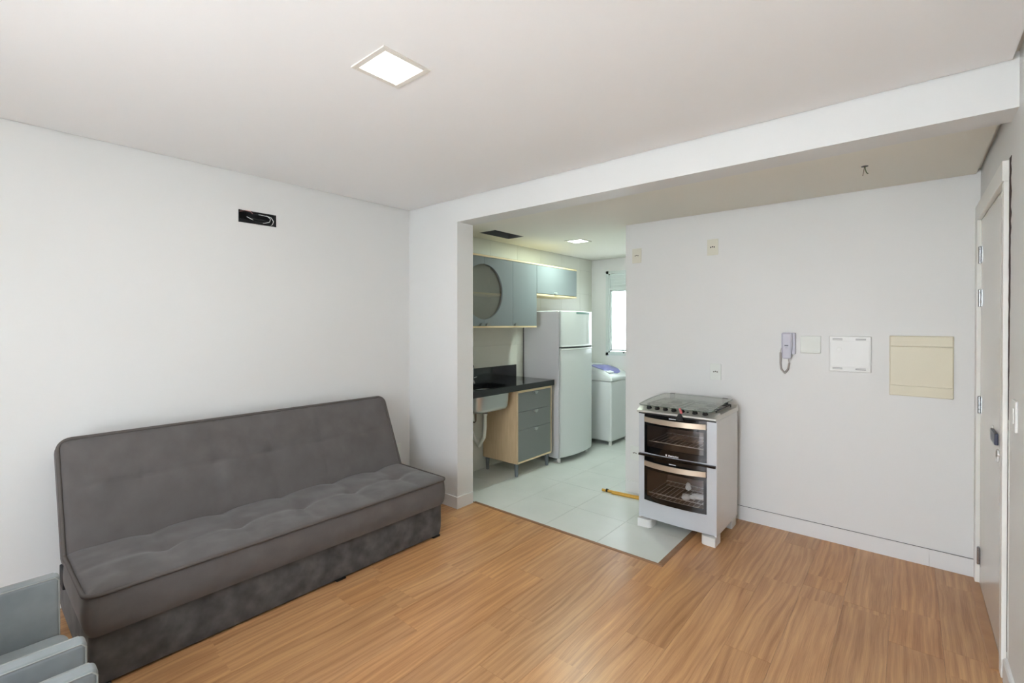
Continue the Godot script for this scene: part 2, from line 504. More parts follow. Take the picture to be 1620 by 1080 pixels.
func floors() -> void:
	# wood floor: base slab and one mesh per plank
	var fl := thing("floor", "warm brown wood plank floor of the living room", "floor", V(1.9, 0, 1.5), "", "structure")
	obj("subfloor", sh().box(V(-0.14, -0.14, ZK - 0.12), V(XR + 0.14, -0.006, REAR + 0.12)), M.subfloor, fl)
	var mats: Array = []
	for k in 4:
		var t := plank_texture(k)
		for tint in [Color(1, 1, 1), Color(0.955, 0.945, 0.935), Color(1.0, 0.98, 0.95), Color(0.965, 0.965, 0.965)]:
			var m := mat(tint, 0.30, 0.0, 0.45)
			m.albedo_texture = t
			mats.append(m)
	var W := 0.196
	var known := {-1: -0.215, 0: -0.47, 5: 0.07, 6: 1.15, 9: 1.18, 2: 0.31, 3: -0.25}
	rng.seed = 77
	for c in range(-2, 18):
		var x1 := 3.363 - (c - 0) * W + 0.0
		var x0 := x1 - W
		# column c = 0 lies between x = 3.167 and 3.363
		x0 = maxf(x0, 0.0); x1 = minf(x1, XR)
		if x1 - x0 < 0.004: continue
		var L := 1.36
		var j: float = known[c] if known.has(c) else rng.randf_range(-0.6, 0.7)
		var z := j - 2.0 * L
		while z < REAR:
			var a := z
			var b := z + L
			z += L
			var rects: Array = []
			var front := -0.178
			if x0 >= 2.272 - 0.002: rects.append([x0, x1, maxf(a, ZB), minf(b, REAR)])
			else:
				rects.append([x0, x1, maxf(a, front), minf(b, REAR)])
				if x1 > 2.28: rects.append([2.272, x1, maxf(a, ZB), minf(b, front)])
			var pick := rng.randi_range(0, mats.size() - 1)
			var shift := rng.randf()
			var flip := rng.randf() < 0.5
			for r in rects:
				if r[3] - r[2] < 0.02 or r[1] <= r[0]: continue
				var s := sh()
				var g := 0.0004
				s.box(V(r[0] + g, -0.008, r[2] + g), V(r[1] - g, 0, r[3] - g))
				for i in s.v.size():
					var p := s.v[i]
					var u := (p.x - x0) / W
					var q := (p.z - a) / L
					s.uv[i] = Vector2(1.0 - u if flip else u, q * 0.97 + shift)
				obj("plank", s, mats[pick], fl)
	# wood profiles where planks meet the tiles, and along the entrance door
	var s := sh()
	s.prism(PackedVector2Array([Vector2(-0.203, 0), Vector2(-0.200, 0.006), Vector2(-0.184, 0.006), Vector2(-0.178, 0)]), 0.637, 2.272, SIDE)
	structure("trim_1", s, M.threshold, "thin brown wood profile between the planks and the kitchen tiles", "threshold")
	s = sh().prism(PackedVector2Array([Vector2(2.233, 0), Vector2(2.237, 0.006), Vector2(2.264, 0.006), Vector2(2.272, 0)]), ZB + 0.013, -0.203)
	structure("trim_2", s, M.threshold, "brown wood profile running under the stove beside the tiles", "threshold")
	s = sh().prism(PackedVector2Array([Vector2(3.706, 0), Vector2(3.710, 0.004), Vector2(3.749, 0.005), Vector2(3.752, 0)]), -1.19, -0.27)
	structure("trim_3", s, M.sill, "brown wood threshold strip under the entrance door", "threshold")
	# kitchen floor tiles
	var kt := thing("floor_kitchen", "pale greenish grey square floor tiles of the kitchen", "floor", V(1.2, 0, -1.6), "", "structure")
	obj("grout_bed", sh().box(V(0.0, -0.006, ZK), V(2.233, -0.0012, -0.203)), M.grout, kt)
	var xs := [0.0, 0.4665, 0.9085, 1.3505, 1.793, 2.2345]
	for i in xs.size() - 1:
		for k in 7:
			var zf := -0.2015 - 0.4425 * k
			var zb := maxf(zf - 0.4425, ZK)
			var x0: float = xs[i]
			var x1: float = xs[i + 1]
			if x0 >= XW - 0.12: zb = maxf(zb, ZB)
			else: x1 = minf(x1, XW) if zf < ZB else x1
			if zf - zb < 0.03 or x1 - x0 < 0.02: continue
			obj("tile", sh().box(V(x0 + 0.0014, -0.006, zb + 0.0014), V(x1 - 0.0014, 0, zf - 0.0014)), M.tile_floor, kt)
	# wall tiles of the kitchen
	var wt := thing("wall_tiles", "pale ivory ceramic tiles covering the kitchen wall behind fridge and cabinets", "tiled wall", V(0.02, 0, -1.6), "", "structure")
	obj("mortar", sh().box(V(0, 0, ZK), V(XK - 0.004, HK + 0.05, -0.179)), M.wall_grout, wt)
	for k in 8:
		var zf := minf(-0.138 - 0.4435 * k, -0.180)
		var zb := maxf(-0.138 - 0.4435 * (k + 1), ZK)
		if zf - zb < 0.03: continue
		for r in 8:
			var ya := 0.3186 * r
			var yb := minf(ya + 0.3186, HK + 0.05)
			obj("tile", sh().rb(V(XK - 0.010, ya + 0.0008, zb + 0.0008), V(XK, yb - 0.0008, zf - 0.0008), 0.0012, 1), M.tile_wall, wt)

func window_and_doors() -> void:
	# kitchen window
	var w := thing("window_1", "white aluminium kitchen window with louvres above a bright pane", "window", V(0.7, 1.09, ZK), "", "structure")
	var a := 0.272
	var b := 1.13
	var y0 := 1.083
	var y1 := 2.222
	var zf := ZK + 0.012
	var s := sh()
	s.box(V(a, y0, ZK), V(a + 0.038, y1, zf)).box(V(b - 0.038, y0, ZK), V(b, y1, zf)).box(V(a, y1 - 0.034, ZK), V(b, y1, zf)).box(V(a, y0, ZK), V(b, y0 + 0.036, zf))
	obj("outer_frame", s, M.aluminium, w)
	s = sh()
	for q in [[a + 0.038, a + 0.058], [b - 0.058, b - 0.038]]: s.box(V(q[0], y0 + 0.036, ZK - 0.06), V(q[1], y1 - 0.034, ZK + 0.002))
	s.box(V(a + 0.038, y0 + 0.036, ZK - 0.06), V(b - 0.038, y0 + 0.052, ZK + 0.002)).box(V(a + 0.038, y1 - 0.05, ZK - 0.06), V(b - 0.038, y1 - 0.034, ZK + 0.002))
	s.box(V(a + 0.058, 1.965, ZK - 0.05), V(b - 0.058, 1.998, ZK + 0.004))
	obj("inner_frame", s, M.aluminium, w)
	for i in 5:
		var y := 1.996 + 0.042 * i
		var xf := Transform3D(Basis(Vector3.RIGHT, 0.22), V((a + b) / 2, y + 0.018, ZK - 0.02))
		obj("louvre", sh().rbox(xf, V((b - a) / 2 - 0.042, 0.0260, 0.003), 0.002, 1), M.aluminium, w)
	s = sh()
	var sa := a + 0.062
	var sb := 0.70
	s.box(V(sa, 1.14, ZK - 0.03), V(sa + 0.018, 1.962, ZK - 0.006)).box(V(sb - 0.018, 1.14, ZK - 0.03), V(sb, 1.962, ZK - 0.006)).box(V(sa, 1.142, ZK - 0.03), V(sb, 1.164, ZK - 0.006)).box(V(sa, 1.946, ZK - 0.03), V(sb, 1.964, ZK - 0.006))
	s.box(V(sb, 1.14, ZK - 0.05), V(sb + 0.018, 1.962, ZK - 0.032)).box(V(b - 0.08, 1.14, ZK - 0.05), V(b - 0.062, 1.962, ZK - 0.032)).box(V(sb, 1.142, ZK - 0.05), V(b - 0.062, 1.164, ZK - 0.032)).box(V(sb, 1.946, ZK - 0.05), V(b - 0.062, 1.964, ZK - 0.032))
	obj("sash", s, M.aluminium, w)
	obj("pane", sh().box(V(sa + 0.018, 1.164, ZK - 0.020), V(sb - 0.018, 1.946, ZK - 0.016)), M.frosted, w)
	obj("pane", sh().box(V(sb + 0.018, 1.164, ZK - 0.043), V(b - 0.08, 1.946, ZK - 0.039)), M.frosted, w)
	obj("latch", sh().rb(V(0.528, 1.118, ZK - 0.006), V(0.545, 1.140, ZK + 0.016), 0.003).tube([V(0.532, 1.146, ZK + 0.012), V(0.524, 1.160, ZK + 0.016)], 0.004, 6), M.black, w)
	# balcony door behind the camera
	w = thing("window_2", "wide glazed balcony door opposite the kitchen", "window", V(2.48, 0, REAR), "", "structure")
	s = sh()
	var third := (BX1 - BX0 - 0.06) / 3
	for k in 4: s.box(V(BX0 + third * k, 0, REAR + 0.02), V(BX0 + third * k + 0.06, BTOP, REAR + 0.08))
	s.box(V(BX0, BTOP - 0.06, REAR + 0.02), V(BX1, BTOP, REAR + 0.08)).box(V(BX0, 0, REAR + 0.02), V(BX1, 0.05, REAR + 0.08))
	obj("window_frame", s, M.aluminium, w)
	for k in 3:
		obj("pane", sh().box(V(BX0 + third * k + 0.06, 0.05, REAR + 0.045), V(BX0 + third * (k + 1), BTOP - 0.06, REAR + 0.051)), M.window_glass, w)
	# entrance door
	var d := thing("door_1", "glossy off-white entrance door with steel hinges in a white frame", "door", V(XR, 0, -0.75), "", "structure")
	var xf0 := 3.731
	s = sh()
	s.rb(V(xf0, 0, ZB + 0.001), V(XR, 2.105, -1.19), 0.003, 1)
	obj("frame", s, M.casing, d)
	s = sh().rb(V(xf0, 2.105, ZB + 0.001), V(XR, 2.192, -0.2265), 0.003, 1)
	obj("frame", s, M.casing, d)
	s = sh().rb(V(3.736, 0, -0.285), V(XR - 0.0005, 2.105, -0.2265), 0.002, 1)
	obj("frame", s, M.casing, d)
	obj("leaf", sh().rb(V(3.750, 0.0055, -1.187), V(3.786, 2.101, -0.293), 0.002, 1), M.door, d)
	for y in [1.90, 1.652, 1.036, 0.165]:
		var h := sh().lathe([[0.0, -0.05], [0.007, -0.05], [0.0075, -0.046], [0.0075, -0.026], [0.0066, -0.0255], [0.0066, -0.0245], [0.0075, -0.024], [0.0075, 0.030], [0.0066, 0.0305], [0.0066, 0.0315], [0.0075, 0.032], [0.0075, 0.047], [0.004, 0.051], [0.0, 0.051]], Transform3D(Basis.IDENTITY, V(3.7445, y, -1.180)), 14)
		h.box(V(3.7485, y - 0.048, -1.178), V(3.7505, y + 0.048, -1.13))
		obj("hinge", h, M.chrome, d)
	obj("lock_plate", sh().rb(V(3.7465, 0.93, -0.66), V(3.7505, 1.005, -0.625), 0.0015, 1), M.white_plastic, d)
	obj("lock", sh().rb(V(3.737, 0.94, -0.625), V(3.7505, 0.995, -0.47), 0.004), mat(rgb(46, 50, 72), 0.35), d)
	obj("lock_cylinder", sh().lathe([[0, 0], [0.017, 0], [0.017, 0.006], [0.012, 0.011], [0, 0.011]], Transform3D(Basis(Vector3.FORWARD, -PI / 2), V(3.75, 0.905, -0.455)), 16).rb(V(3.742, 0.87, -0.47), V(3.7505, 0.925, -0.44), 0.003, 1), M.steel, d)

func lamps() -> void:
	for q in [[1.748, 1.969, 1.402, 1.624, H, "square warm white ceiling downlight above the wood floor", rgb(255, 248, 238), LIVING_LAMP], [0.626, 0.838, -1.758, -1.546, HK, "square cool white ceiling downlight over the kitchen", rgb(234, 255, 240), KITCHEN_LAMP]]:
		var x0: float = q[0]
		var x1: float = q[1]
		var z0: float = q[2]
		var z1: float = q[3]
		var y: float = q[4]
		var c: Color = q[6]
		var t := thing("ceiling_lamp", q[5], "ceiling lamp", V((x0 + x1) / 2, y, (z0 + z1) / 2))
		var s := sh()
		var f := 0.023
		var yb := y - 0.006
		for r in [[x0, x1, z0, z0 + f], [x0, x1, z1 - f, z1], [x0, x0 + f, z0 + f, z1 - f], [x1 - f, x1, z0 + f, z1 - f]]:
			s.rb(V(r[0], yb, r[2]), V(r[1], y, r[3]), 0.002, 1)
		obj("lamp_frame", s, M.lamp_frame, t)
		obj("lamp_panel", sh().box(V(x0 + f, y - 0.004, z0 + f), V(x1 - f, y - 0.001, z1 - f)), glowing(c, 4.0), t)
		var l := AreaLight3D.new()
		l.name = "lamp_light"
		l.area_size = Vector2(x1 - x0 - 2 * f, z1 - z0 - 2 * f)
		l.light_color = c
		l.light_energy = q[7]
		l.shadow_enabled = true
		l.area_range = 12.0
		l.area_attenuation = 2.0
		t.add_child(l)
		l.position = V(0, -0.0065, 0)
		l.rotation = V(-PI / 2, 0, 0)

# points of an outline: a rectangle with rounded corners, centre 0, given as [x, z] along t
func outline(L: float, W: float, r: float, mid := 24, corner := 5) -> Array:
	var o: Array = []
	var cs := [[1, 1, 0.0], [-1, 1, PI / 2], [-1, -1, PI], [1, -1, PI * 1.5]]
	for q in 4:
		var c: Array = cs[q]
		var nx: Array = cs[(q + 1) % 4]
		var p := Vector2(c[0] * (L / 2 - r), c[1] * (W / 2 - r))
		for i in corner + 1:
			var a: float = c[2] + PI / 2 * i / corner
			o.append(p + Vector2(cos(a), sin(a)) * r)
		var e := Vector2(nx[0] * (L / 2 - r), nx[1] * (W / 2 - r)) + Vector2(cos(nx[2]), sin(nx[2])) * r
		var st: Vector2 = o[-1]
		for i in range(1, mid): o.append(st.lerp(e, float(i) / mid))
	o.append(o[0])
	return o

# square [-1, 1] to a rounded rectangle
func rounded(u: float, w: float, L: float, W: float, r: float) -> Vector2:
	var p := Vector2(u * L / 2, w * W / 2)
	var q := Vector2(absf(p.x) - (L / 2 - r), absf(p.y) - (W / 2 - r))
	if q.x > 0 and q.y > 0:
		var a := q / r
		var d := Vector2(a.x * sqrt(1 - a.y * a.y / 2), a.y * sqrt(1 - a.x * a.x / 2)) * r
		p = Vector2(signf(p.x) * (L / 2 - r + d.x), signf(p.y) * (W / 2 - r + d.y))
	return p

func spread_steps(n: int, size: float, r: float) -> Array:
	var o: Array = []
	var k := 5
	for i in k: o.append(-1.0 + 2.0 * r / size * i / k)
	for i in n + 1: o.append(lerpf(-1.0 + 2.0 * r / size, 1.0 - 2.0 * r / size, float(i) / n))
	for i in range(1, k + 1): o.append(1.0 - 2.0 * r / size + 2.0 * r / size * i / k)
	return o

# upholstered slab: length along local x, width along local z, top at y = T with relief(x, z)
func cushion(s: Shape, xf: Transform3D, L: float, W: float, T: float, r: float, relief: Callable, bulge: float) -> void:
	var P: Array = []
	for u in spread_steps(110, L, r):
		var row: Array = []
		for w in spread_steps(40, W, r):
			var p := rounded(u, w, L, W, r)
			var e := minf(minf(L / 2 - absf(p.x), W / 2 - absf(p.y)), 0.12) / 0.12
			e = sqrt(maxf(0.0, 1.0 - (1.0 - e) * (1.0 - e)))
			row.append(xf * V(p.x, T + float(relief.call(p.x, p.y)) * e, p.y))
		P.append(row)
	s.sheet(P, xf * V(0, -3, 0))
	P = []
	for p in outline(L, W, r):
		var row: Array = []
		var m: Vector2 = (p - Vector2(clampf(p.x, -L / 2 + r, L / 2 - r), clampf(p.y, -W / 2 + r, W / 2 - r)))
		m = m.normalized() if m.length() > 1e-5 else Vector2(signf(p.x), 0)
		for i in 9:
			var t := i / 8.0
			var b: float = bulge * sin(t * PI) - 0.012 * pow(t, 8.0)
			row.append(xf * V(p.x + m.x * b, T * (1.0 - t), p.y + m.y * b))
		P.append(row)
	s.sheet(P, xf * V(0, T / 2, 0), true)
	P = []
	for u in [-1.0, 1.0]:
		var row: Array = []
		for w in [-1.0, 1.0]: row.append(xf * V(u * (L / 2 - 0.03), 0.0, w * (W / 2 - 0.03)))
		P.append(row)
	s.sheet(P, xf * V(0, 3, 0))

func piping(xf: Transform3D, L: float, W: float, T: float, r: float, rad: float) -> Shape:
	var pts: Array = []
	var o := outline(L, W, r, 20, 6)
	for i in o.size() - 1: pts.append(xf * V(o[i].x, T, o[i].y))
	return sh().tube(pts, rad, 8, true)

func sofa() -> void:
	var za := 0.397
	var zb := 2.305
	var zc := (za + zb) / 2
	var L := zb - za
	var t := thing("sofa_bed", "long dark grey velvet sofa bed with piped edges against the left wall", "sofa", V(0.5, 0, zc))
	var tz := [0.637, 0.975, 1.315, 1.655, 1.985]
	# seat: local x runs along z, local z towards the wall
	var x0 := 0.36
	var x1 := 0.935
	var xf := Transform3D(Basis(V(0, 0, 1), V(0, 1, 0), V(-1, 0, 0)), V((x0 + x1) / 2, 0.232, zc))
	var W := x1 - x0
	var T := 0.172
	var n := FastNoiseLite.new()
	n.seed = 3; n.frequency = 3.0; n.fractal_octaves = 2
	var relief := func(lx: float, lz: float) -> float:
		var z := zc + lx
		var x := (x0 + x1) / 2 - lz
		var h := 0.026
		var near := 9.0
		for q: float in tz:
			near = minf(near, absf(z - q))
			var d2 := (z - q) * (z - q) + (x - 0.665) * (x - 0.665)
			h -= 0.021 * exp(-d2 / (2 * 0.034 * 0.034))
			var k := (x - 0.665 + 0.25 * (z - q) * (1 if x > 0.665 else -1))
			h -= 0.004 * exp(-pow((z - q) / 0.010, 2.0)) * (1.0 if x < 0.90 else 0.3)
			h -= 0.006 * exp(-pow((z - q) / 0.05, 2.0))
			# pinch at the back seam
			var d3 := (z - q) * (z - q) * 0.6 + (x - 0.41) * (x - 0.41)
			h -= 0.014 * exp(-d3 / (2 * 0.04 * 0.04))
		h -= 0.011 * exp(-pow((x - 0.665) / 0.030, 2.0)) * (0.45 + 0.55 * exp(-pow(near / 0.10, 2.0)))
		h += 0.004 * n.get_noise_2d(x * 1.4, z)
		return h
	var s := sh()
	cushion(s, xf, L, W, T, 0.045, relief, 0.010)
	var seat := obj("seat_cushion", s, M.velvet, t)
	obj("piping", piping(xf, L + 0.008, W + 0.008, T + 0.0035, 0.049, 0.0085), M.piping, seat)
	# backrest leaning to the wall
	var up := V(-0.235, 0.515, 0).normalized()
	var nn := V(up.y, -up.x, 0)
	var s0 := -0.045
	var s1 := 0.563
	var BT := 0.105
	var mid := V(0.400, 0.400, zc) + up * (s0 + s1) / 2 - nn * BT
	xf = Transform3D(Basis(V(0, 0, 1), nn, up), mid)
	W = s1 - s0
	var relief2 := func(lx: float, lz: float) -> float:
		var z := zc + lx
		var w := lz + (s0 + s1) / 2
		var h := 0.024
		var near := 9.0
		for q: float in tz:
			near = minf(near, absf(z - q))
			h -= 0.0050 * exp(-pow((z - q) / 0.008, 2.0))
			h -= 0.0030 * exp(-pow((z - q) / 0.05, 2.0))
			h -= 0.009 * exp(-((z - q) * (z - q) + (w - 0.31) * (w - 0.31)) / (2 * 0.034 * 0.034))
		h -= (0.010 * exp(-pow((w - 0.31) / 0.012, 2.0)) + 0.006 * exp(-pow((w - 0.31) / 0.05, 2.0))) * (0.45 + 0.55 * exp(-pow(near / 0.09, 2.0)))
		h += 0.003 * n.get_noise_2d(w * 1.5 + 4.0, z)
		return h
	s = sh()
	cushion(s, xf, L, W, BT, 0.05, relief2, 0.012)
	var back := obj("backrest", s, M.velvet, t)
	obj("piping", piping(xf, L + 0.008, W + 0.008, BT + 0.0035, 0.054, 0.0085), M.piping, back)
	# storage base and its black feet
	s = sh()
	var bx := Transform3D(Basis(V(0, 0, 1), V(0, 1, 0), V(-1, 0, 0)), V(0.49, 0.012, (za + zb) / 2 + 0.002))
	cushion(s, bx, L - 0.03, 0.822, 0.221, 0.012, func(_a, _b): return 0.0, 0.002)
	obj("base", s, M.velvet_base, t)
	for z in [0.45, 1.18, 2.25]:
		for x in [0.14, 0.872]:
			obj("foot", sh().rb(V(x - 0.025, 0, z - 0.03), V(x + 0.025, 0.0125, z + 0.03), 0.003, 1), M.black, t)
	# hinge bracket that shows behind the left end
	obj("bracket", sh().rb(V(0.23, 0.22, zb - 0.02), V(0.33, 0.315, zb + 0.003), 0.004, 1), M.matte_black, t)

func armchair(label: String, x0: float) -> void:
	var z0 := 2.395
	var z1 := 2.98
	var x1 := x0 + 0.595
	var t := thing("armchair", label, "armchair", V((x0 + x1) / 2, 0, (z0 + z1) / 2), "low grey velvet armchairs")
	var w := 0.056
	for x in [x0, x1 - w]:
		var a := obj("arm", sh().rb(V(x, 0.06, z0), V(x + w, 0.60, z1), 0.013, 3), M.chair, t)
		var s := sh()
		for e in [x + 0.002, x + w - 0.002]:
			s.tube([V(e, 0.08, z0 + 0.003), V(e, 0.585, z0 + 0.003), V(e, 0.597, z0 + 0.014), V(e, 0.597, z1 - 0.01)], 0.0022, 6)
		obj("seam", s, M.chair_seam, a)
	obj("seat", sh().rb(V(x0 + w + 0.001, 0.20, z0 - 0.018), V(x1 - w - 0.001, 0.405, z1 - 0.10), 0.035, 4), M.chair, t)
	obj("backrest", sh().rb(V(x0 + w + 0.001, 0.12, z1 - 0.11), V(x1 - w - 0.001, 0.72, z1 + 0.01), 0.03, 4), M.chair, t)
	for x in [x0 + 0.03, x1 - 0.03]:
		for z in [z0 + 0.05, z1 - 0.05]:
			obj("leg", sh().lathe([[0, 0], [0.012, 0], [0.018, 0.06], [0.018, 0.07], [0, 0.07]], Transform3D(Basis.IDENTITY, V(x, 0, z)), 12), M.matte_black, t)

# half-disc finger tab: flat side on the top edge; polygon in (z, y)
func half_disc(zc: float, y: float, r: float, down := true) -> PackedVector2Array:
	var p := PackedVector2Array()
	for i in 17:
		var a := PI * i / 16
		p.append(Vector2(zc + r * cos(a), y + (-1.0 if down else 1.0) * r * sin(a)))
	return p

func wall_cabinets() -> void:
	var xb := XK + 0.001
	var xd := 0.342
	var xf := 0.36
	var t := thing("wall_cabinet", "tall blue-grey wall cabinet with a round glazed cut-out across two doors", "cabinet", V(0.2, 1.468, -0.8))
	var z0 := -0.187
	var z1 := -1.417
	var yb := 1.468
	var yt := 2.160
	obj("top_panel", sh().rb(V(xb, yt - 0.016, z1), V(xf + 0.002, yt, z0), 0.001, 1), M.oak_edge, t)
	obj("bottom_panel", sh().rb(V(xb, yb, z1), V(xf + 0.002, yb + 0.016, z0), 0.001, 1), M.oak_edge, t)
	obj("back_panel", sh().box(V(xb, yb + 0.016, z1 + 0.016), V(xb + 0.006, yt - 0.016, z0 - 0.016)), M.cabinet_inside, t)
	for z in [z0 - 0.016, z1]:
		obj("side_panel", sh().box(V(xb, yb + 0.016, z), V(xd - 0.002, yt - 0.016, z + 0.016)), M.cabinet_inside, t)
	obj("partition", sh().box(V(xb + 0.006, yb + 0.016, -1.026), V(xd - 0.002, yt - 0.016, -1.010)), M.cabinet_inside, t)
	obj("shelf", sh().box(V(xb + 0.006, 1.790, -1.010), V(0.318, 1.807, z0 - 0.016)), M.oak_edge, t)
	var zc := -0.598
	var yc := 1.811
	var R := 0.262
	var da := yb + 0.018
	var db := yt - 0.019
	for k in 2:
		var p := PackedVector2Array()
		var g := PackedVector2Array()
		var e := z0 - 0.001 if k == 0 else -1.0165
		var m := zc + 0.0015 if k == 0 else zc - 0.0015
		var sg := 1.0 if k == 0 else -1.0
		p.append(Vector2(e, da)); p.append(Vector2(m, da))
		for i in 33:
			var a := -PI / 2 + PI * i / 32
			var q := Vector2(m + sg * R * cos(a), yc + R * sin(a))
			p.append(q); g.append(q + Vector2(sg * 0.012 * cos(a), 0.012 * sin(a)))
		p.append(Vector2(m, db)); p.append(Vector2(e, db))
		var d := obj("door", sh().prism(p, xd, xf, SIDE, 20.0), M.cabinet, t)
		obj("pane", sh().prism(g, xd - 0.004, xd - 0.001, SIDE, 20.0), M.smoked, d)
		obj("handle", sh().prism(half_disc(zc + sg * 0.040, da + 0.002, 0.026, false), xf, xf + 0.020, SIDE, 20.0), M.cabinet_low, d)
	var d3 := obj("door", sh().rb(V(xd, da, z1 + 0.001), V(xf, db, -1.0195), 0.0015, 1), M.cabinet, t)
	obj("handle", sh().prism(half_disc(-1.060, da + 0.002, 0.026, false), xf, xf + 0.020, SIDE, 20.0), M.cabinet_low, d3)
	# low cabinet above the fridge
	t = thing("wall_cabinet", "short blue-grey wall cabinet with one flap door above the fridge", "cabinet", V(0.2, 1.82, -1.8))
	z0 = -1.420
	z1 = -2.215
	yb = 1.815
	obj("top_panel", sh().rb(V(xb, yt - 0.016, z1), V(xf + 0.002, yt, z0), 0.001, 1), M.oak_edge, t)
	obj("bottom_panel", sh().rb(V(xb, yb, z1), V(xf + 0.001, yb + 0.018, z0), 0.001, 1), M.oak_edge, t)
	for z in [z0 - 0.016, z1]:
		obj("side_panel", sh().box(V(xb, yb + 0.018, z), V(xd - 0.002, yt - 0.016, z + 0.016)), M.oak_edge, t)
	obj("back_panel", sh().box(V(xb, yb + 0.018, z1 + 0.016), V(xb + 0.006, yt - 0.016, z0 - 0.016)), M.cabinet_inside, t)
	d3 = obj("door", sh().rb(V(xd, yb + 0.024, z1 + 0.001), V(xf, yt - 0.019, z0 - 0.001), 0.0015, 1), M.cabinet, t)
	obj("handle", sh().prism(half_disc(-1.765, yb + 0.026, 0.026, false), xf, xf + 0.020, SIDE, 20.0), M.handle_tab, d3)

func base_cabinet() -> void:
	var xb := 0.062
	var xd := 0.503
	var xf := 0.521
	var z0 := -0.892
	var z1 := -1.468
	var t := thing("drawer_cabinet", "light oak drawer cabinet with three grey fronts on tapered legs", "cabinet", V(0.29, 0, -1.18))
	obj("side_panel", sh().rb(V(xb, 0.133, z0 - 0.016), V(xf, 0.856, z0), 0.001, 1), M.oak, t)
	obj("side_panel", sh().rb(V(xb, 0.133, z1), V(xf, 0.856, z1 + 0.016), 0.001, 1), M.oak, t)
	obj("bottom_panel", sh().box(V(xb, 0.133, z1 + 0.016), V(xf, 0.149, z0 - 0.016)), M.oak_edge, t)
	obj("top_rail", sh().box(V(xb, 0.828, z1 + 0.016), V(xf - 0.001, 0.856, z0 - 0.016)), M.oak_edge, t)
	obj("back_panel", sh().box(V(xb, 0.149, z1 + 0.016), V(xb + 0.006, 0.828, z0 - 0.016)), M.oak, t)
	for q in [[0.151, 0.456], [0.459, 0.637], [0.640, 0.826]]:
		var d := obj("drawer", sh().rb(V(xd, q[0], z1 + 0.0165), V(xf, q[1], z0 - 0.0165), 0.0015, 1), M.cabinet_low, t)
		obj("handle", sh().prism(half_disc(-1.178, q[1] - 0.002, 0.028), xf, xf + 0.020, SIDE, 20.0), M.handle_tab, d)
	for x in [0.095, 0.483]:
		for z in [-0.925, -1.432]:
			obj("leg", sh().lathe([[0, 0], [0.014, 0], [0.015, 0.004], [0.022, 0.126], [0.022, 0.133], [0, 0.133]], Transform3D(Basis.IDENTITY, V(x, 0, z)), 16), M.leg, t)

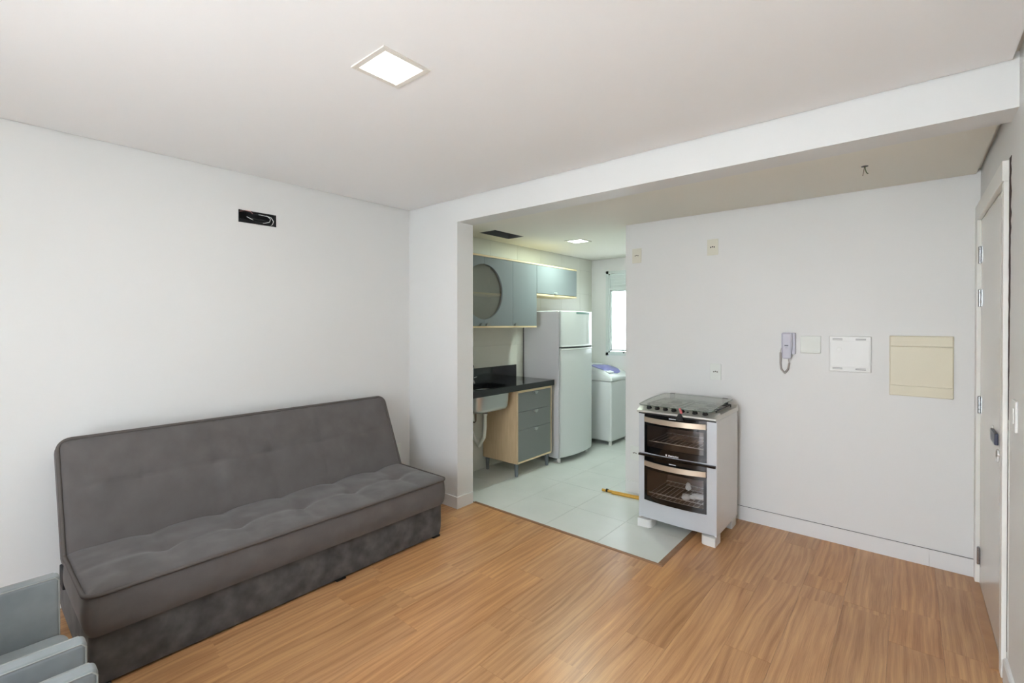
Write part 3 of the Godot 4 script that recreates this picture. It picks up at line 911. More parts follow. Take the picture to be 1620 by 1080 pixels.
func worktop() -> void:
	var t := thing("worktop", "polished black stone worktop with upstand over the sink and drawers", "worktop", V(0.3, 0.856, -0.83))
	var y0 := 0.858
	var y1 := 0.915
	var xa := XK + 0.001
	var xb := 0.558
	var za := -0.184
	var zb := -1.466
	# sink opening: rounded rectangle, cut in two halves so that each polygon stays simple
	var zc := -0.600
	var xc := 0.335
	var o := outline(0.34, 0.47, 0.09, 4, 8)
	var halves := [PackedVector2Array(), PackedVector2Array()]
	for k in 2:
		var sg := 1.0 if k == 0 else -1.0
		var h: PackedVector2Array = halves[k]
		var ze := za if k == 0 else zb
		h.append(Vector2(xa, zc)); h.append(Vector2(xa, ze)); h.append(Vector2(xb, ze)); h.append(Vector2(xb, zc))
		var pts: Array = []
		for i in o.size() - 1:
			var p: Vector2 = o[i]
			if p.y * sg > 0.001: pts.append(Vector2(xc + p.x, zc + p.y))
		pts.sort_custom(func(a, b): return atan2((a.y - zc) * sg, a.x - xc) < atan2((b.y - zc) * sg, b.x - xc))
		h.append(Vector2(xc + 0.17, zc))
		for p in pts: h.append(p)
		h.append(Vector2(xc - 0.17, zc))
		halves[k] = h
	var s := sh()
	for h in halves: s.prism(h, y0, y1, PLAN, 25.0)
	obj("slab", s, M.granite, t)
	obj("upstand", sh().rb(V(xa, y1, -1.431), V(xa + 0.019, 1.052, za), 0.0015, 1), M.granite, t)
	# stainless sink hanging under the slab
	t = thing("sink", "stainless steel undermount sink bowl with white corrugated drain pipe", "sink", V(xc, 0.68, zc))
	var P: Array = []
	var Q: Array = []
	for i in o.size():
		var p: Vector2 = o[i]
		var row: Array = []
		var row2: Array = []
		for q in [[1.09, 0.857], [1.012, 0.857], [1.005, 0.85], [0.99, 0.78], [0.965, 0.725], [0.90, 0.697], [0.7, 0.690], [0.3, 0.685], [0.12, 0.683], [0.0, 0.683]]:
			row.append(V(xc + p.x * q[0], q[1], zc + p.y * q[0]))
		P.append(row)
		for q in [[1.09, 0.8555], [1.02, 0.8555], [1.013, 0.85], [0.998, 0.779], [0.972, 0.722], [0.905, 0.694], [0.7, 0.687], [0.3, 0.682], [0.12, 0.680], [0.0, 0.680]]:
			row2.append(V(xc + p.x * q[0], q[1], zc + p.y * q[0]))
		Q.append(row2)
	s = sh().sheet(P, V(xc, 2.0, zc), true, -1.0 if false else 1.0)
	s.sheet(Q, V(xc, 0.80, zc), true)
	obj("bowl", s, M.steel, t)
	var dz := zc - 0.064
	var dx := 0.305
	obj("drain_nut", sh().lathe([[0.0, 0.69], [0.032, 0.69], [0.032, 0.672], [0.028, 0.668], [0.028, 0.642], [0.0, 0.642]], Transform3D(Basis.IDENTITY, V(dx, 0, dz)), 20), M.drain_grey, t)
	var c := Curve3D.new()
	c.add_point(V(dx, 0.642, dz), V(0, 0, 0), V(0, -0.12, 0))
	c.add_point(V(0.272, 0.40, dz - 0.02), V(0.015, 0.10, 0.0), V(-0.010, -0.07, 0))
	c.add_point(V(0.205, 0.305, dz - 0.02), V(0.05, -0.005, 0), V(-0.05, 0.005, 0))
	c.add_point(V(0.125, 0.40, dz - 0.02), V(0.02, -0.07, 0), V(-0.02, 0.06, 0))
	c.add_point(V(XK + 0.002, 0.50, dz - 0.02), V(0.03, 0, 0), V(0, 0, 0))
	var pts: Array = []
	var rad: Array = []
	var n := 110
	for i in n + 1:
		var f := float(i) / n
		pts.append(c.sample_baked(f * c.get_baked_length()))
		var r := 0.0185 if (i % 4) < 2 or (f > 0.16 and f < 0.36) else 0.0172
		if f < 0.05: r = lerpf(0.027, 0.019, f / 0.05)
		rad.append(r)
	obj("drain_pipe", sh().tube(pts, 0.018, 12, false, rad), M.pipe_white, t)
	# thin copper feed crossing to the wall
	obj("feed_pipe", sh().tube([V(XK + 0.002, 0.545, -0.62), V(0.20, 0.545, -0.63), V(0.215, 0.56, -0.63), V(0.215, 0.69, -0.63)], 0.006, 8), M.copper, t)
	# tap
	t = thing("tap", "slim chrome kitchen tap at the back of the sink", "tap", V(0.118, y1, -0.688))
	obj("base", sh().lathe([[0, 0], [0.024, 0], [0.024, 0.006], [0.016, 0.012], [0.013, 0.03], [0, 0.03]], Transform3D(Basis.IDENTITY, V(0.118, y1, -0.688)), 18), M.chrome, t)
	var sp := Curve3D.new()
	sp.add_point(V(0.118, y1 + 0.02, -0.688), V(0, 0, 0), V(0, 0.06, 0))
	sp.add_point(V(0.118, y1 + 0.17, -0.688), V(0, -0.05, 0), V(0.01, 0.06, 0.03))
	sp.add_point(V(0.165, y1 + 0.235, -0.585), V(-0.02, 0, -0.04), V(0.02, 0, 0.04))
	sp.add_point(V(0.205, y1 + 0.16, -0.50), V(0, 0.05, -0.01), V(0, 0, 0))
	pts = []
	for i in 31: pts.append(sp.sample_baked(sp.get_baked_length() * i / 30.0))
	obj("spout", sh().tube(pts, 0.0095, 12), M.chrome, t)
	obj("lever", sh().tube([V(0.118, y1 + 0.05, -0.688), V(0.118, y1 + 0.058, -0.74)], 0.006, 8), M.chrome, t)

func fridge() -> void:
	var z0 := -1.562
	var z1 := -2.205
	var xb := 0.062
	var xd := 0.545
	var t := thing("fridge", "tall white two-door fridge with freezer on top", "fridge", V(0.3, 0, -1.88))
	obj("body", sh().rb(V(xb, 0.045, z1), V(xd, 1.650, z0), 0.012, 3), M.fridge_side, t)
	obj("back_grille", sh().box(V(0.047, 0.10, z1 + 0.03), V(xb, 1.60, z0 - 0.012)), M.gasket, t)
	obj("gasket", sh().box(V(xd, 0.06, z1 + 0.008), V(xd + 0.010, 1.640, z0 - 0.008)), M.gasket, t)
	var zc := (z0 + z1) / 2
	var hw := (z0 - z1) / 2
	# curved door outline in (x, z)
	var p := PackedVector2Array()
	p.append(Vector2(xd + 0.009, z0)); p.append(Vector2(xd + 0.009, z1))
	var n := 20
	for i in n + 1:
		var u := -1.0 + 2.0 * i / n
		p.append(Vector2(xd + 0.030 + 0.045 * (1 - pow(absf(u), 2.2)), zc + hw * u))
	for q in [["freezer_door", 1.256, 1.648], ["door", 0.062, 1.240]]:
		var s := sh()
		var edge: float = 0.010
		# rounded top and bottom rims
		var P: Array = []
		for i in n + 1:
			var u := -1.0 + 2.0 * i / n
			var x := xd + 0.030 + 0.045 * (1 - pow(absf(u), 2.2))
			var row: Array = []
			for w in [[0.0, -0.012], [0.0, -0.006], [0.003, -0.001], [0.010, 0.0]]:
				row.append(V(x + w[1], q[1] + w[0], zc + (hw - 0.002) * u))
			for w in [[0.010, 0.0], [0.003, -0.001], [0.0, -0.006], [0.0, -0.012]]:
				row.append(V(x + w[1], q[2] - w[0], zc + (hw - 0.002) * u))
			P.append(row)
		s.sheet(P, V(0.3, (q[1] + q[2]) / 2, zc))
		var inner := PackedVector2Array()
		for w in p: inner.append(Vector2(minf(w.x, 9.0) - (0.010 if w.x > xd + 0.02 else 0.0), w.y))
		s.prism(inner, q[1] + 0.0005, q[2] - 0.0005, PLAN, 25.0)
		var d := obj(q[0], s, M.fridge, t)
		if q[0] == "freezer_door":
			# tall grip recess panel on the opening side
			var g: Array = []
			for i in 25:
				var f := i / 24.0
				var y := lerpf(1.285, 1.615, f)
				var e := 0.055 + 0.028 * sin(PI * f) + 0.006 * sin(f * TAU * 1.5)
				var row: Array = []
				for k in 9:
					var z := lerpf(z1 + 0.014, z1 + 0.014 + 0.11 + e, k / 8.0)
					var u := (z - zc) / hw
					var x := xd + 0.030 + 0.045 * (1 - pow(absf(u), 2.2))
					row.append(V(x + 0.0008 + 0.009 * sin(PI * (k / 8.0)), y, z))
				g.append(row)
			obj("grip", sh().sheet(g, V(0.3, 1.45, zc)), M.fridge, d)
			# bottom lip of the freezer door and the badge at the top
			var lip: Array = []
			for i in n + 1:
				var u := -1.0 + 2.0 * i / n
				lip.append(V(xd + 0.028 + 0.045 * (1 - pow(absf(u), 2.2)), 1.262, zc + (hw - 0.006) * u))
			obj("lip", sh().tube(lip, 0.008, 8), M.fridge, d)
			var bd: Array = []
			for i in 9:
				var z := lerpf(-1.80, -2.10, i / 8.0)
				var u := (z - zc) / hw
				var x := xd + 0.030 + 0.045 * (1 - pow(absf(u), 2.2)) + 0.0015
				bd.append([V(x, 1.615, z), V(x, 1.637, z)])
			obj("badge", sh().sheet(bd, V(0.3, 1.6, zc)), M.badge, d)
		else:
			var lip: Array = []
			for i in n + 1:
				var u := -1.0 + 2.0 * i / n
				lip.append(V(xd + 0.027 + 0.045 * (1 - pow(absf(u), 2.2)), 1.228, zc + (hw - 0.006) * u))
			obj("lip", sh().tube(lip, 0.009, 8), M.fridge, d)
	obj("hinge_cover", sh().rb(V(xd - 0.02, 1.2405, z1 + 0.03), V(xd + 0.045, 1.2555, z1 + 0.09), 0.003, 1), M.gasket, t)
	for z in [z0 - 0.035, z1 + 0.05]:
		for x in [xb + 0.06, xd - 0.02]:
			obj("foot", sh().lathe([[0, 0], [0.020, 0], [0.022, 0.004], [0.022, 0.034], [0.018, 0.046], [0, 0.046]], Transform3D(Basis.IDENTITY, V(x, 0, z)), 16), M.white_plastic, t)

func washer() -> void:
	var t := thing("washing_machine", "white top-loading washing machine with violet lid below the window", "washing machine", V(0.35, 0, -2.82))
	var xa := 0.075
	var xb := 0.632
	var z0 := -2.580
	var z1 := -3.075
	obj("body", sh().rb(V(xa, 0.045, z1), V(xb, 0.795, z0), 0.02, 3), M.washer, t)
	# sloping cap: high at the wall, low at the front; profile in (x, y)
	var P: Array = []
	var prof := [[xa - 0.006, 0.795], [xa - 0.010, 0.85], [xa - 0.006, 0.945], [xa + 0.02, 0.972], [xa + 0.10, 0.975], [xa + 0.26, 0.955], [xa + 0.42, 0.915], [xb - 0.06, 0.880], [xb - 0.005, 0.853], [xb + 0.012, 0.832], [xb + 0.010, 0.806], [xb, 0.795]]
	var zs := [[z0 + 0.004, 0.0, 0.30], [z0 + 0.008, 0.35, 0.6], [z0 + 0.004, 0.75, 0.9], [z0 - 0.012, 1.0, 1.0], [(z0 + z1) / 2, 1.02, 1.0], [z1 + 0.012, 1.0, 1.0], [z1 - 0.002, 0.75, 0.9], [z1 - 0.004, 0.0, 0.3]]
	for q in zs:
		var row: Array = []
		for w in prof: row.append(V(w[0], 0.795 + (w[1] - 0.795) * (q[1] if q[1] > 0.0 else 0.0), q[0]))
		P.append(row)
	obj("top_cap", sh().sheet(P, V(0.35, 0.80, (z0 + z1) / 2)), M.washer, t)
	# violet see-through lid lying on the slope
	var g: Array = []
	for i in 21:
		var f := i / 20.0
		var x := lerpf(xa + 0.16, xb - 0.045, f)
		var y := 0.0
		for k in prof.size() - 1:
			if prof[k][0] <= x and prof[k + 1][0] >= x and k >= 3:
				y = lerpf(prof[k][1], prof[k + 1][1], (x - prof[k][0]) / (prof[k + 1][0] - prof[k][0]))
		y = 0.795 + (y - 0.795) * 1.02 + 0.004 + 0.008 * sin(PI * f)
		var half := 0.19 * sqrt(maxf(0.0, 1.0 - pow(absf(f * 2 - 1) , 3.0))) + 0.004
		var row: Array = []
		for k in 9:
			var w := -1.0 + k / 4.0
			row.append(V(x, y - 0.006 * w * w, (z0 + z1) / 2 + half * w))
		g.append(row)
	obj("lid", sh().sheet(g, V(0.35, 0.5, (z0 + z1) / 2)), M.lid_violet, t)
	obj("lid_handle", sh().rbox(Transform3D(Basis(Vector3.BACK, -0.30), V(xb - 0.085, 0.902, z0 - 0.12)), V(0.03, 0.006, 0.06), 0.005), M.washer, t)
	for z in [z0 - 0.03, z1 + 0.04]:
		for x in [xa + 0.05, xb - 0.03]:
			obj("foot", sh().lathe([[0, 0], [0.022, 0], [0.024, 0.006], [0.018, 0.046], [0, 0.046]], Transform3D(Basis.IDENTITY, V(x, 0, z)), 14), M.white_plastic, t)

# bulging front of the stove: depth forward of z = -0.672 at position x
func front_z(x: float) -> float:
	var u := (x - 2.166) / 0.28
	return -0.672 + 0.012 * (1.0 - u * u)
func glass_z(x: float) -> float:
	var u := clampf((x - 2.157) / 0.228, -1, 1)
	return front_z(x) - 0.002 + 0.016 * (1.0 - pow(absf(u), 2.5))

func curved_plate(s: Shape, xa: float, xb: float, ya: float, yb: float, thick: float, f: Callable, lift := 0.0) -> Shape:
	var p := PackedVector2Array()
	var n := maxi(2, int((xb - xa) / 0.02))
	for i in n + 1:
		var x := lerpf(xa, xb, float(i) / n)
		p.append(Vector2(x, float(f.call(x)) + lift))
	for i in n + 1:
		var x := lerpf(xb, xa, float(i) / n)
		p.append(Vector2(x, float(f.call(x)) + lift - thick))
	return s.prism(p, ya, yb, PLAN, 25.0)

func stove() -> void:
	var xa := 1.887
	var xb := 2.447
	var zf := -0.690
	var zr := -1.175
	var t := thing("stove", "white double-oven gas stove with glass lid and black oven doors", "stove", V(2.166, 0, -0.93))
	# body shell, hollow for the two ovens
	obj("side_panel", sh().rb(V(xa, 0.060, zr), V(xa + 0.016, 0.846, zf + 0.016), 0.004, 2), M.stove_white, t)
	obj("side_panel", sh().rb(V(xb - 0.016, 0.060, zr), V(xb, 0.846, zf + 0.016), 0.004, 2), M.stove_white, t)
	obj("back_panel", sh().box(V(xa + 0.016, 0.07, zr + 0.002), V(xb - 0.016, 0.846, zr + 0.012)), M.stove_white, t)
	obj("bottom_panel", sh().box(V(xa + 0.016, 0.070, zr + 0.012), V(xb - 0.016, 0.090, zf)), M.stove_white, t)
	for q in [["oven", 0.200, 0.440], ["oven", 0.575, 0.790]]:
		var s := sh()
		var ox0 := xa + 0.055
		var ox1 := xb - 0.055
		var zb := zr + 0.09
		s.box(V(ox0 - 0.01, q[1] - 0.01, zb), V(ox1 + 0.01, q[1], zf)).box(V(ox0 - 0.01, q[2], zb), V(ox1 + 0.01, q[2] + 0.01, zf))
		s.box(V(ox0 - 0.01, q[1], zb), V(ox0, q[2], zf)).box(V(ox1, q[1], zb), V(ox1 + 0.01, q[2], zf)).box(V(ox0 - 0.01, q[1] - 0.01, zb - 0.01), V(ox1 + 0.01, q[2] + 0.01, zb))
		var o := obj(q[0], s, M.enamel, t)
		for y in ([q[1] + 0.055] if q[1] > 0.5 else [q[1] + 0.045, q[1] + 0.012]):
			var r := sh()
			for z in [zf - 0.03, zb + 0.03]: r.tube([V(ox0 + 0.004, y, z), V(ox1 - 0.004, y, z)], 0.0036, 6)
			for i in 13: 
				var x := lerpf(ox0 + 0.02, ox1 - 0.02, i / 12.0)
				r.tube([V(x, y + 0.002, zf - 0.03), V(x, y + 0.002, zb + 0.03)], 0.0020, 5)
			obj("rack", r, M.rack, o)
	# doors: light frame and bulging black glass with a clear window
	for q in [["upper_door", 0.545, 0.838, 0.552, 0.838, 0.600, 0.760, 0.800], ["lower_door", 0.070, 0.527, 0.200, 0.527, 0.235, 0.430, 0.476]]:
		var s := sh()
		curved_plate(s, xa + 0.001, 1.932, q[1], q[2], 0.022, front_z)
		curved_plate(s, 2.383, xb - 0.001, q[1], q[2], 0.022, front_z)
		if q[3] > q[1]: curved_plate(s, 1.932, 2.383, q[1], q[3], 0.022, front_z)
		var d := obj(q[0], s, M.stove_front, t)
		s = sh()
		curved_plate(s, 1.933, 2.382, q[3] + 0.001, q[5], 0.010, glass_z)
		curved_plate(s, 1.933, 2.382, q[6], q[4], 0.010, glass_z)
		curved_plate(s, 1.933, 1.952, q[5], q[6], 0.010, glass_z)
		curved_plate(s, 2.363, 2.382, q[5], q[6], 0.010, glass_z)
		obj("door_glass", s, M.oven_black, d)
		s = sh()
		curved_plate(s, 1.952, 2.363, q[5], q[6], 0.005, glass_z, -0.0008)
		obj("door_window", s, M.oven_glass, d)
		# bowed metal handle
		var hy: float = q[7]
		var bow := func(x: float) -> float:
			var u := (x - 2.158) / 0.222
			return front_z(x) + 0.012 + 0.036 * (1.0 - u * u)
		s = sh()
		curved_plate(s, 1.937, 2.379, hy - 0.018, hy + 0.018, 0.010, bow)
		for x in [1.945, 2.371]: s.rb(V(x - 0.008, hy - 0.014, front_z(x) - 0.008), V(x + 0.008, hy + 0.014, front_z(x) + 0.012), 0.003, 1)
		obj("handle", s, M.handle, d)
		# small print above the handle
		s = sh()
		for k in 6: s.box(V(2.128 + k * 0.0085, hy + 0.024, glass_z(2.15)), V(2.1345 + k * 0.0085, hy + 0.0305, glass_z(2.15) + 0.0012))
		obj("print", s, M.print_white, d)
		if q[1] > 0.5:
			var tm := TextMesh.new()
			var f := SystemFont.new()
			f.font_names = PackedStringArray(["Droid Sans"])
			f.font_weight = 700
			tm.font = f
			tm.text = "Electrolux"
			tm.font_size = 32
			tm.depth = 0.0012
			tm.pixel_size = 0.00047
			tm.material = M.print_white
			var lo := MeshInstance3D.new()
			lo.name = "lettering"
			lo.mesh = tm
			d.add_child(lo, true)
			lo.global_position = V(2.160, 0.5635, glass_z(2.16) + 0.0008)
			s = sh().box(V(2.103, 0.5575, glass_z(2.11)), V(2.114, 0.5695, glass_z(2.11) + 0.0014))
			obj("emblem", s, M.print_white, d)
	obj("divider", sh().rb(V(xa + 0.004, 0.528, zf), V(xb - 0.004, 0.544, -0.652), 0.003, 1), M.oven_black, t)
	# steel cooktop tray with sloping control strip; profile in (z, y)
	var pr := PackedVector2Array([Vector2(-0.648, 0.850), Vector2(-0.644, 0.855), Vector2(-0.646, 0.864), Vector2(-0.652, 0.868), Vector2(-0.722, 0.893), Vector2(-0.732, 0.893), Vector2(-0.745, 0.880), Vector2(-1.12, 0.880), Vector2(-1.14, 0.893), Vector2(-1.178, 0.893), Vector2(-1.180, 0.850)])
	obj("cooktop", sh().prism(pr, xa - 0.003, xb + 0.003, SIDE, 35.0), M.hob_steel, t)
	obj("shadow_gap", sh().box(V(xa + 0.004, 0.838, zr + 0.004), V(xb - 0.004, 0.850, -0.662)), M.black, t)
	# control knobs on the slope
	var tilt := Transform3D(Basis(Vector3.RIGHT, atan2(0.025, 0.070) + PI / 2 - PI / 2), Vector3.ZERO)
	for x in [1.962, 2.024, 2.085, 2.147, 2.206, 2.296, 2.366]:
		var xf := Transform3D(Basis(Vector3.RIGHT, 0.343), V(x, 0.8805, -0.688))
		var s := sh().lathe([[0, 0], [0.0185, 0], [0.0185, 0.004], [0.016, 0.006], [0.015, 0.020], [0.0135, 0.022], [0, 0.022]], xf, 18)
		s.rbox(xf * Transform3D(Basis.IDENTITY, V(0, 0.022, 0)), V(0.0035, 0.006, 0.016), 0.0015, 1)
		obj("knob", s, M.black, t)
	obj("button", sh().lathe([[0, 0], [0.008, 0], [0.008, 0.004], [0, 0.005]], Transform3D(Basis(Vector3.RIGHT, 0.343), V(2.245, 0.8805, -0.688)), 12), M.black, t)
	# burners and pan supports under the lid
	for x in [2.03, 2.30]:
		for z in [-0.84, -1.04]:
			obj("burner", sh().lathe([[0.0, 0.880], [0.042, 0.880], [0.040, 0.889], [0.028, 0.890], [0.028, 0.895], [0.0, 0.896]], Transform3D(Basis.IDENTITY, V(x, 0, z)), 20), M.matte_black, t)
		var s := sh()
		s.tube([V(x - 0.115, 0.899, -0.765), V(x + 0.115, 0.899, -0.765), V(x + 0.115, 0.899, -1.11), V(x - 0.115, 0.899, -1.11)], 0.0035, 6, true)
		for z in [-0.84, -1.04]:
			s.tube([V(x - 0.115, 0.899, z), V(x - 0.03, 0.899, z)], 0.003, 6).tube([V(x + 0.03, 0.899, z), V(x + 0.115, 0.899, z)], 0.003, 6)
			s.tube([V(x, 0.899, z + 0.07), V(x, 0.899, z + 0.03)], 0.003, 6).tube([V(x, 0.899, z - 0.07), V(x, 0.899, z - 0.03)], 0.003, 6)
		for z in [-0.765, -1.11]:
			for e in [-0.115, 0.115]: s.tube([V(x + e, 0.899, z), V(x + e, 0.880, z)], 0.003, 6)
		obj("pan_support", s, M.matte_black, t)
	# arched glass lid
	var P: Array = []
	var Q: Array = []
	var rim: Array = []
	var grid := func(u: float, w: float) -> Vector3:
		var c := rounded(u, w, 0.525, 0.56, 0.035)
		var f := 0.5 - c.y / 0.56
		return V(2.156 + c.x, 0.908 + 0.026 * f + 0.010 * sin(PI * f), lerpf(-0.642, -1.175, f))
	for u in spread_steps(16, 0.525, 0.035):
		var row: Array = []
		var row2: Array = []
		for w in spread_steps(16, 0.56, 0.035):
			var p: Vector3 = grid.call(u, w)
			row.append(p); row2.append(p - V(0, 0.005, 0))
		P.append(row); Q.append(row2)
	var s := sh().sheet(P, V(2.156, 0.5, -0.92))
	s.sheet(Q, V(2.156, 1.5, -0.92))
	var lid := obj("glass_lid", s, M.lid_glass, t)
	for e in outline(0.525, 0.56, 0.035, 12, 5):
		var f: float = 0.5 - e.y / 0.56
		rim.append(V(2.156 + e.x, 0.9055 + 0.026 * f + 0.010 * sin(PI * f), lerpf(-0.642, -1.175, f)))
	rim.pop_back()
	obj("lid_edge", sh().tube(rim, 0.0026, 6, true), M.lid_edge, lid)
	for x in [1.95, 2.36]:
		s = sh()
		s.lathe([[0, 0.880], [0.008, 0.880], [0.008, 0.910], [0, 0.910]], Transform3D(Basis.IDENTITY, V(x, 0, -0.70)), 10)
		obj("lid_rest", s, M.black, lid)
		obj("lid_hinge", sh().rb(V(x - 0.02, 0.885, -1.176), V(x + 0.02, 0.936, -1.160), 0.003, 1), M.black, lid)
	# rounded white feet
	for x in [xa, xb - 0.10]:
		for z in [-0.652, zr + 0.14]:
			var p := PackedVector2Array()
			for i in 9:
				var a := PI / 2 * i / 8
				if x < 2.1: p.append(Vector2(x + 0.065 + 0.035 * sin(a), z - 0.03 + 0.030 * cos(a)))
				else: p.append(Vector2(x + 0.035 - 0.035 * cos(a), z - 0.03 + 0.030 * sin(a)))
			if x < 2.1:
				p.append(Vector2(x + 0.10, z - 0.11)); p.append(Vector2(x + 0.002, z - 0.11)); p.append(Vector2(x + 0.002, z + 0.004))
			else:
				p.append(Vector2(x + 0.098, z + 0.004)); p.append(Vector2(x + 0.098, z - 0.11)); p.append(Vector2(x, z - 0.11))
			obj("foot", sh().prism(p, 0.0, 0.060, PLAN, 20.0), M.white_plastic, t)
	# crumpled white packet lying in the lower oven
	s = sh()
	var nz := FastNoiseLite.new()
	nz.seed = 8; nz.frequency = 16.0
	for q in [[2.218, 0.268, -0.735, 0.030, 0.022, 0.03], [2.305, 0.285, -0.745, 0.062, 0.018, 0.04], [2.215, 0.325, -0.79, 0.020, 0.028, 0.012], [2.262, 0.272, -0.74, 0.025, 0.012, 0.02]]:
		var g: Array = []
		for i in 19:
			var row: Array = []
			for k in 11:
				var a := TAU * i / 18
				var b := PI * k / 10
				var d := V(cos(a) * sin(b), cos(b), sin(a) * sin(b))
				var m := 1.0 + 0.45 * nz.get_noise_3d(d.x * 0.12 + q[0], d.y * 0.12, d.z * 0.12)
				row.append(V(q[0] + d.x * q[3] * m, q[1] + d.y * q[4] * m, q[2] + d.z * q[5] * m))
			g.append(row)
		s.sheet(g, V(q[0], q[1], q[2]), true)
	tag(obj("packet", s, M.bag), "crumpled white plastic packet lying on the lower oven rack", "packet")
	# small dark tag with a pink band hanging over the front edge
	t = thing("clip", "small dark clip with pink band hooked over the stove front between knobs", "clip", V(2.208, 0.80, -0.635))
	obj("body", sh().prism(PackedVector2Array([Vector2(2.185, 0.828), Vector2(2.188, 0.850), Vector2(2.200, 0.876), Vector2(2.216, 0.876), Vector2(2.230, 0.850), Vector2(2.232, 0.828), Vector2(2.208, 0.823)]), -0.641, -0.632), M.black, t)
	obj("band", sh().rbox(Transform3D(Basis(Vector3.BACK, 0.35), V(2.212, 0.894, -0.645)), V(0.008, 0.020, 0.006), 0.003), M.tag_pink, t)
	# yellow gas hose along the wall
	t = thing("gas_hose", "yellow gas hose on the tiles running behind the stove", "hose", V(1.6, 0, -1.15))
	var pts := [V(1.325, 0.012, -1.122), V(1.37, 0.012, -1.126), V(1.48, 0.012, -1.138), V(1.60, 0.012, -1.15), V(1.75, 0.016, -1.165), V(1.88, 0.06, -1.19), V(2.0, 0.22, -1.22), V(2.1, 0.4, -1.235)]
	obj("tube", sh().tube(pts, 0.011, 10), M.yellow, t)
	obj("tube", sh().tube([V(1.43, 0.010, -1.105), V(1.60, 0.010, -1.124), V(1.87, 0.010, -1.150), V(1.95, 0.012, -1.17)], 0.009, 8), M.yellow, t)
	obj("clamp", sh().lathe([[0.0115, 0], [0.0150, 0.0], [0.0150, 0.016], [0.0115, 0.016]], Transform3D(Basis(V(0, 0, 1), V(1, 0, -0.09).normalized(), V(0, 1, 0)), V(1.365, 0.015, -1.1255)), 14), M.matte_black, t)

func plate(called: String, label: String, x: float, y: float, m: Material, dark: Material, w := 0.085, h := 0.128) -> void:
	var z := ZB
	var t := thing(called, label, "wall socket", V(x, y - h / 2, z), "sockets on the wall behind the stove")
	obj("cover", sh().rb(V(x - w / 2, y - h / 2, z), V(x + w / 2, y + h / 2, z + 0.008), 0.003, 2), m, t)
	var s := sh().rb(V(x - 0.024, y - 0.014, z + 0.007), V(x + 0.024, y + 0.014, z + 0.0095), 0.001, 1)
	obj("module", s, m, t)
	s = sh()
	for k in 3: s.lathe([[0, 0], [0.0052, 0], [0.0052, 0.0006], [0, 0.0006]], Transform3D(Basis(Vector3.RIGHT, PI / 2), V(x - 0.013 + k * 0.013, y + (0.003 if k == 1 else 0.0), z + 0.0095)), 10)
	obj("hole", s, dark, t)

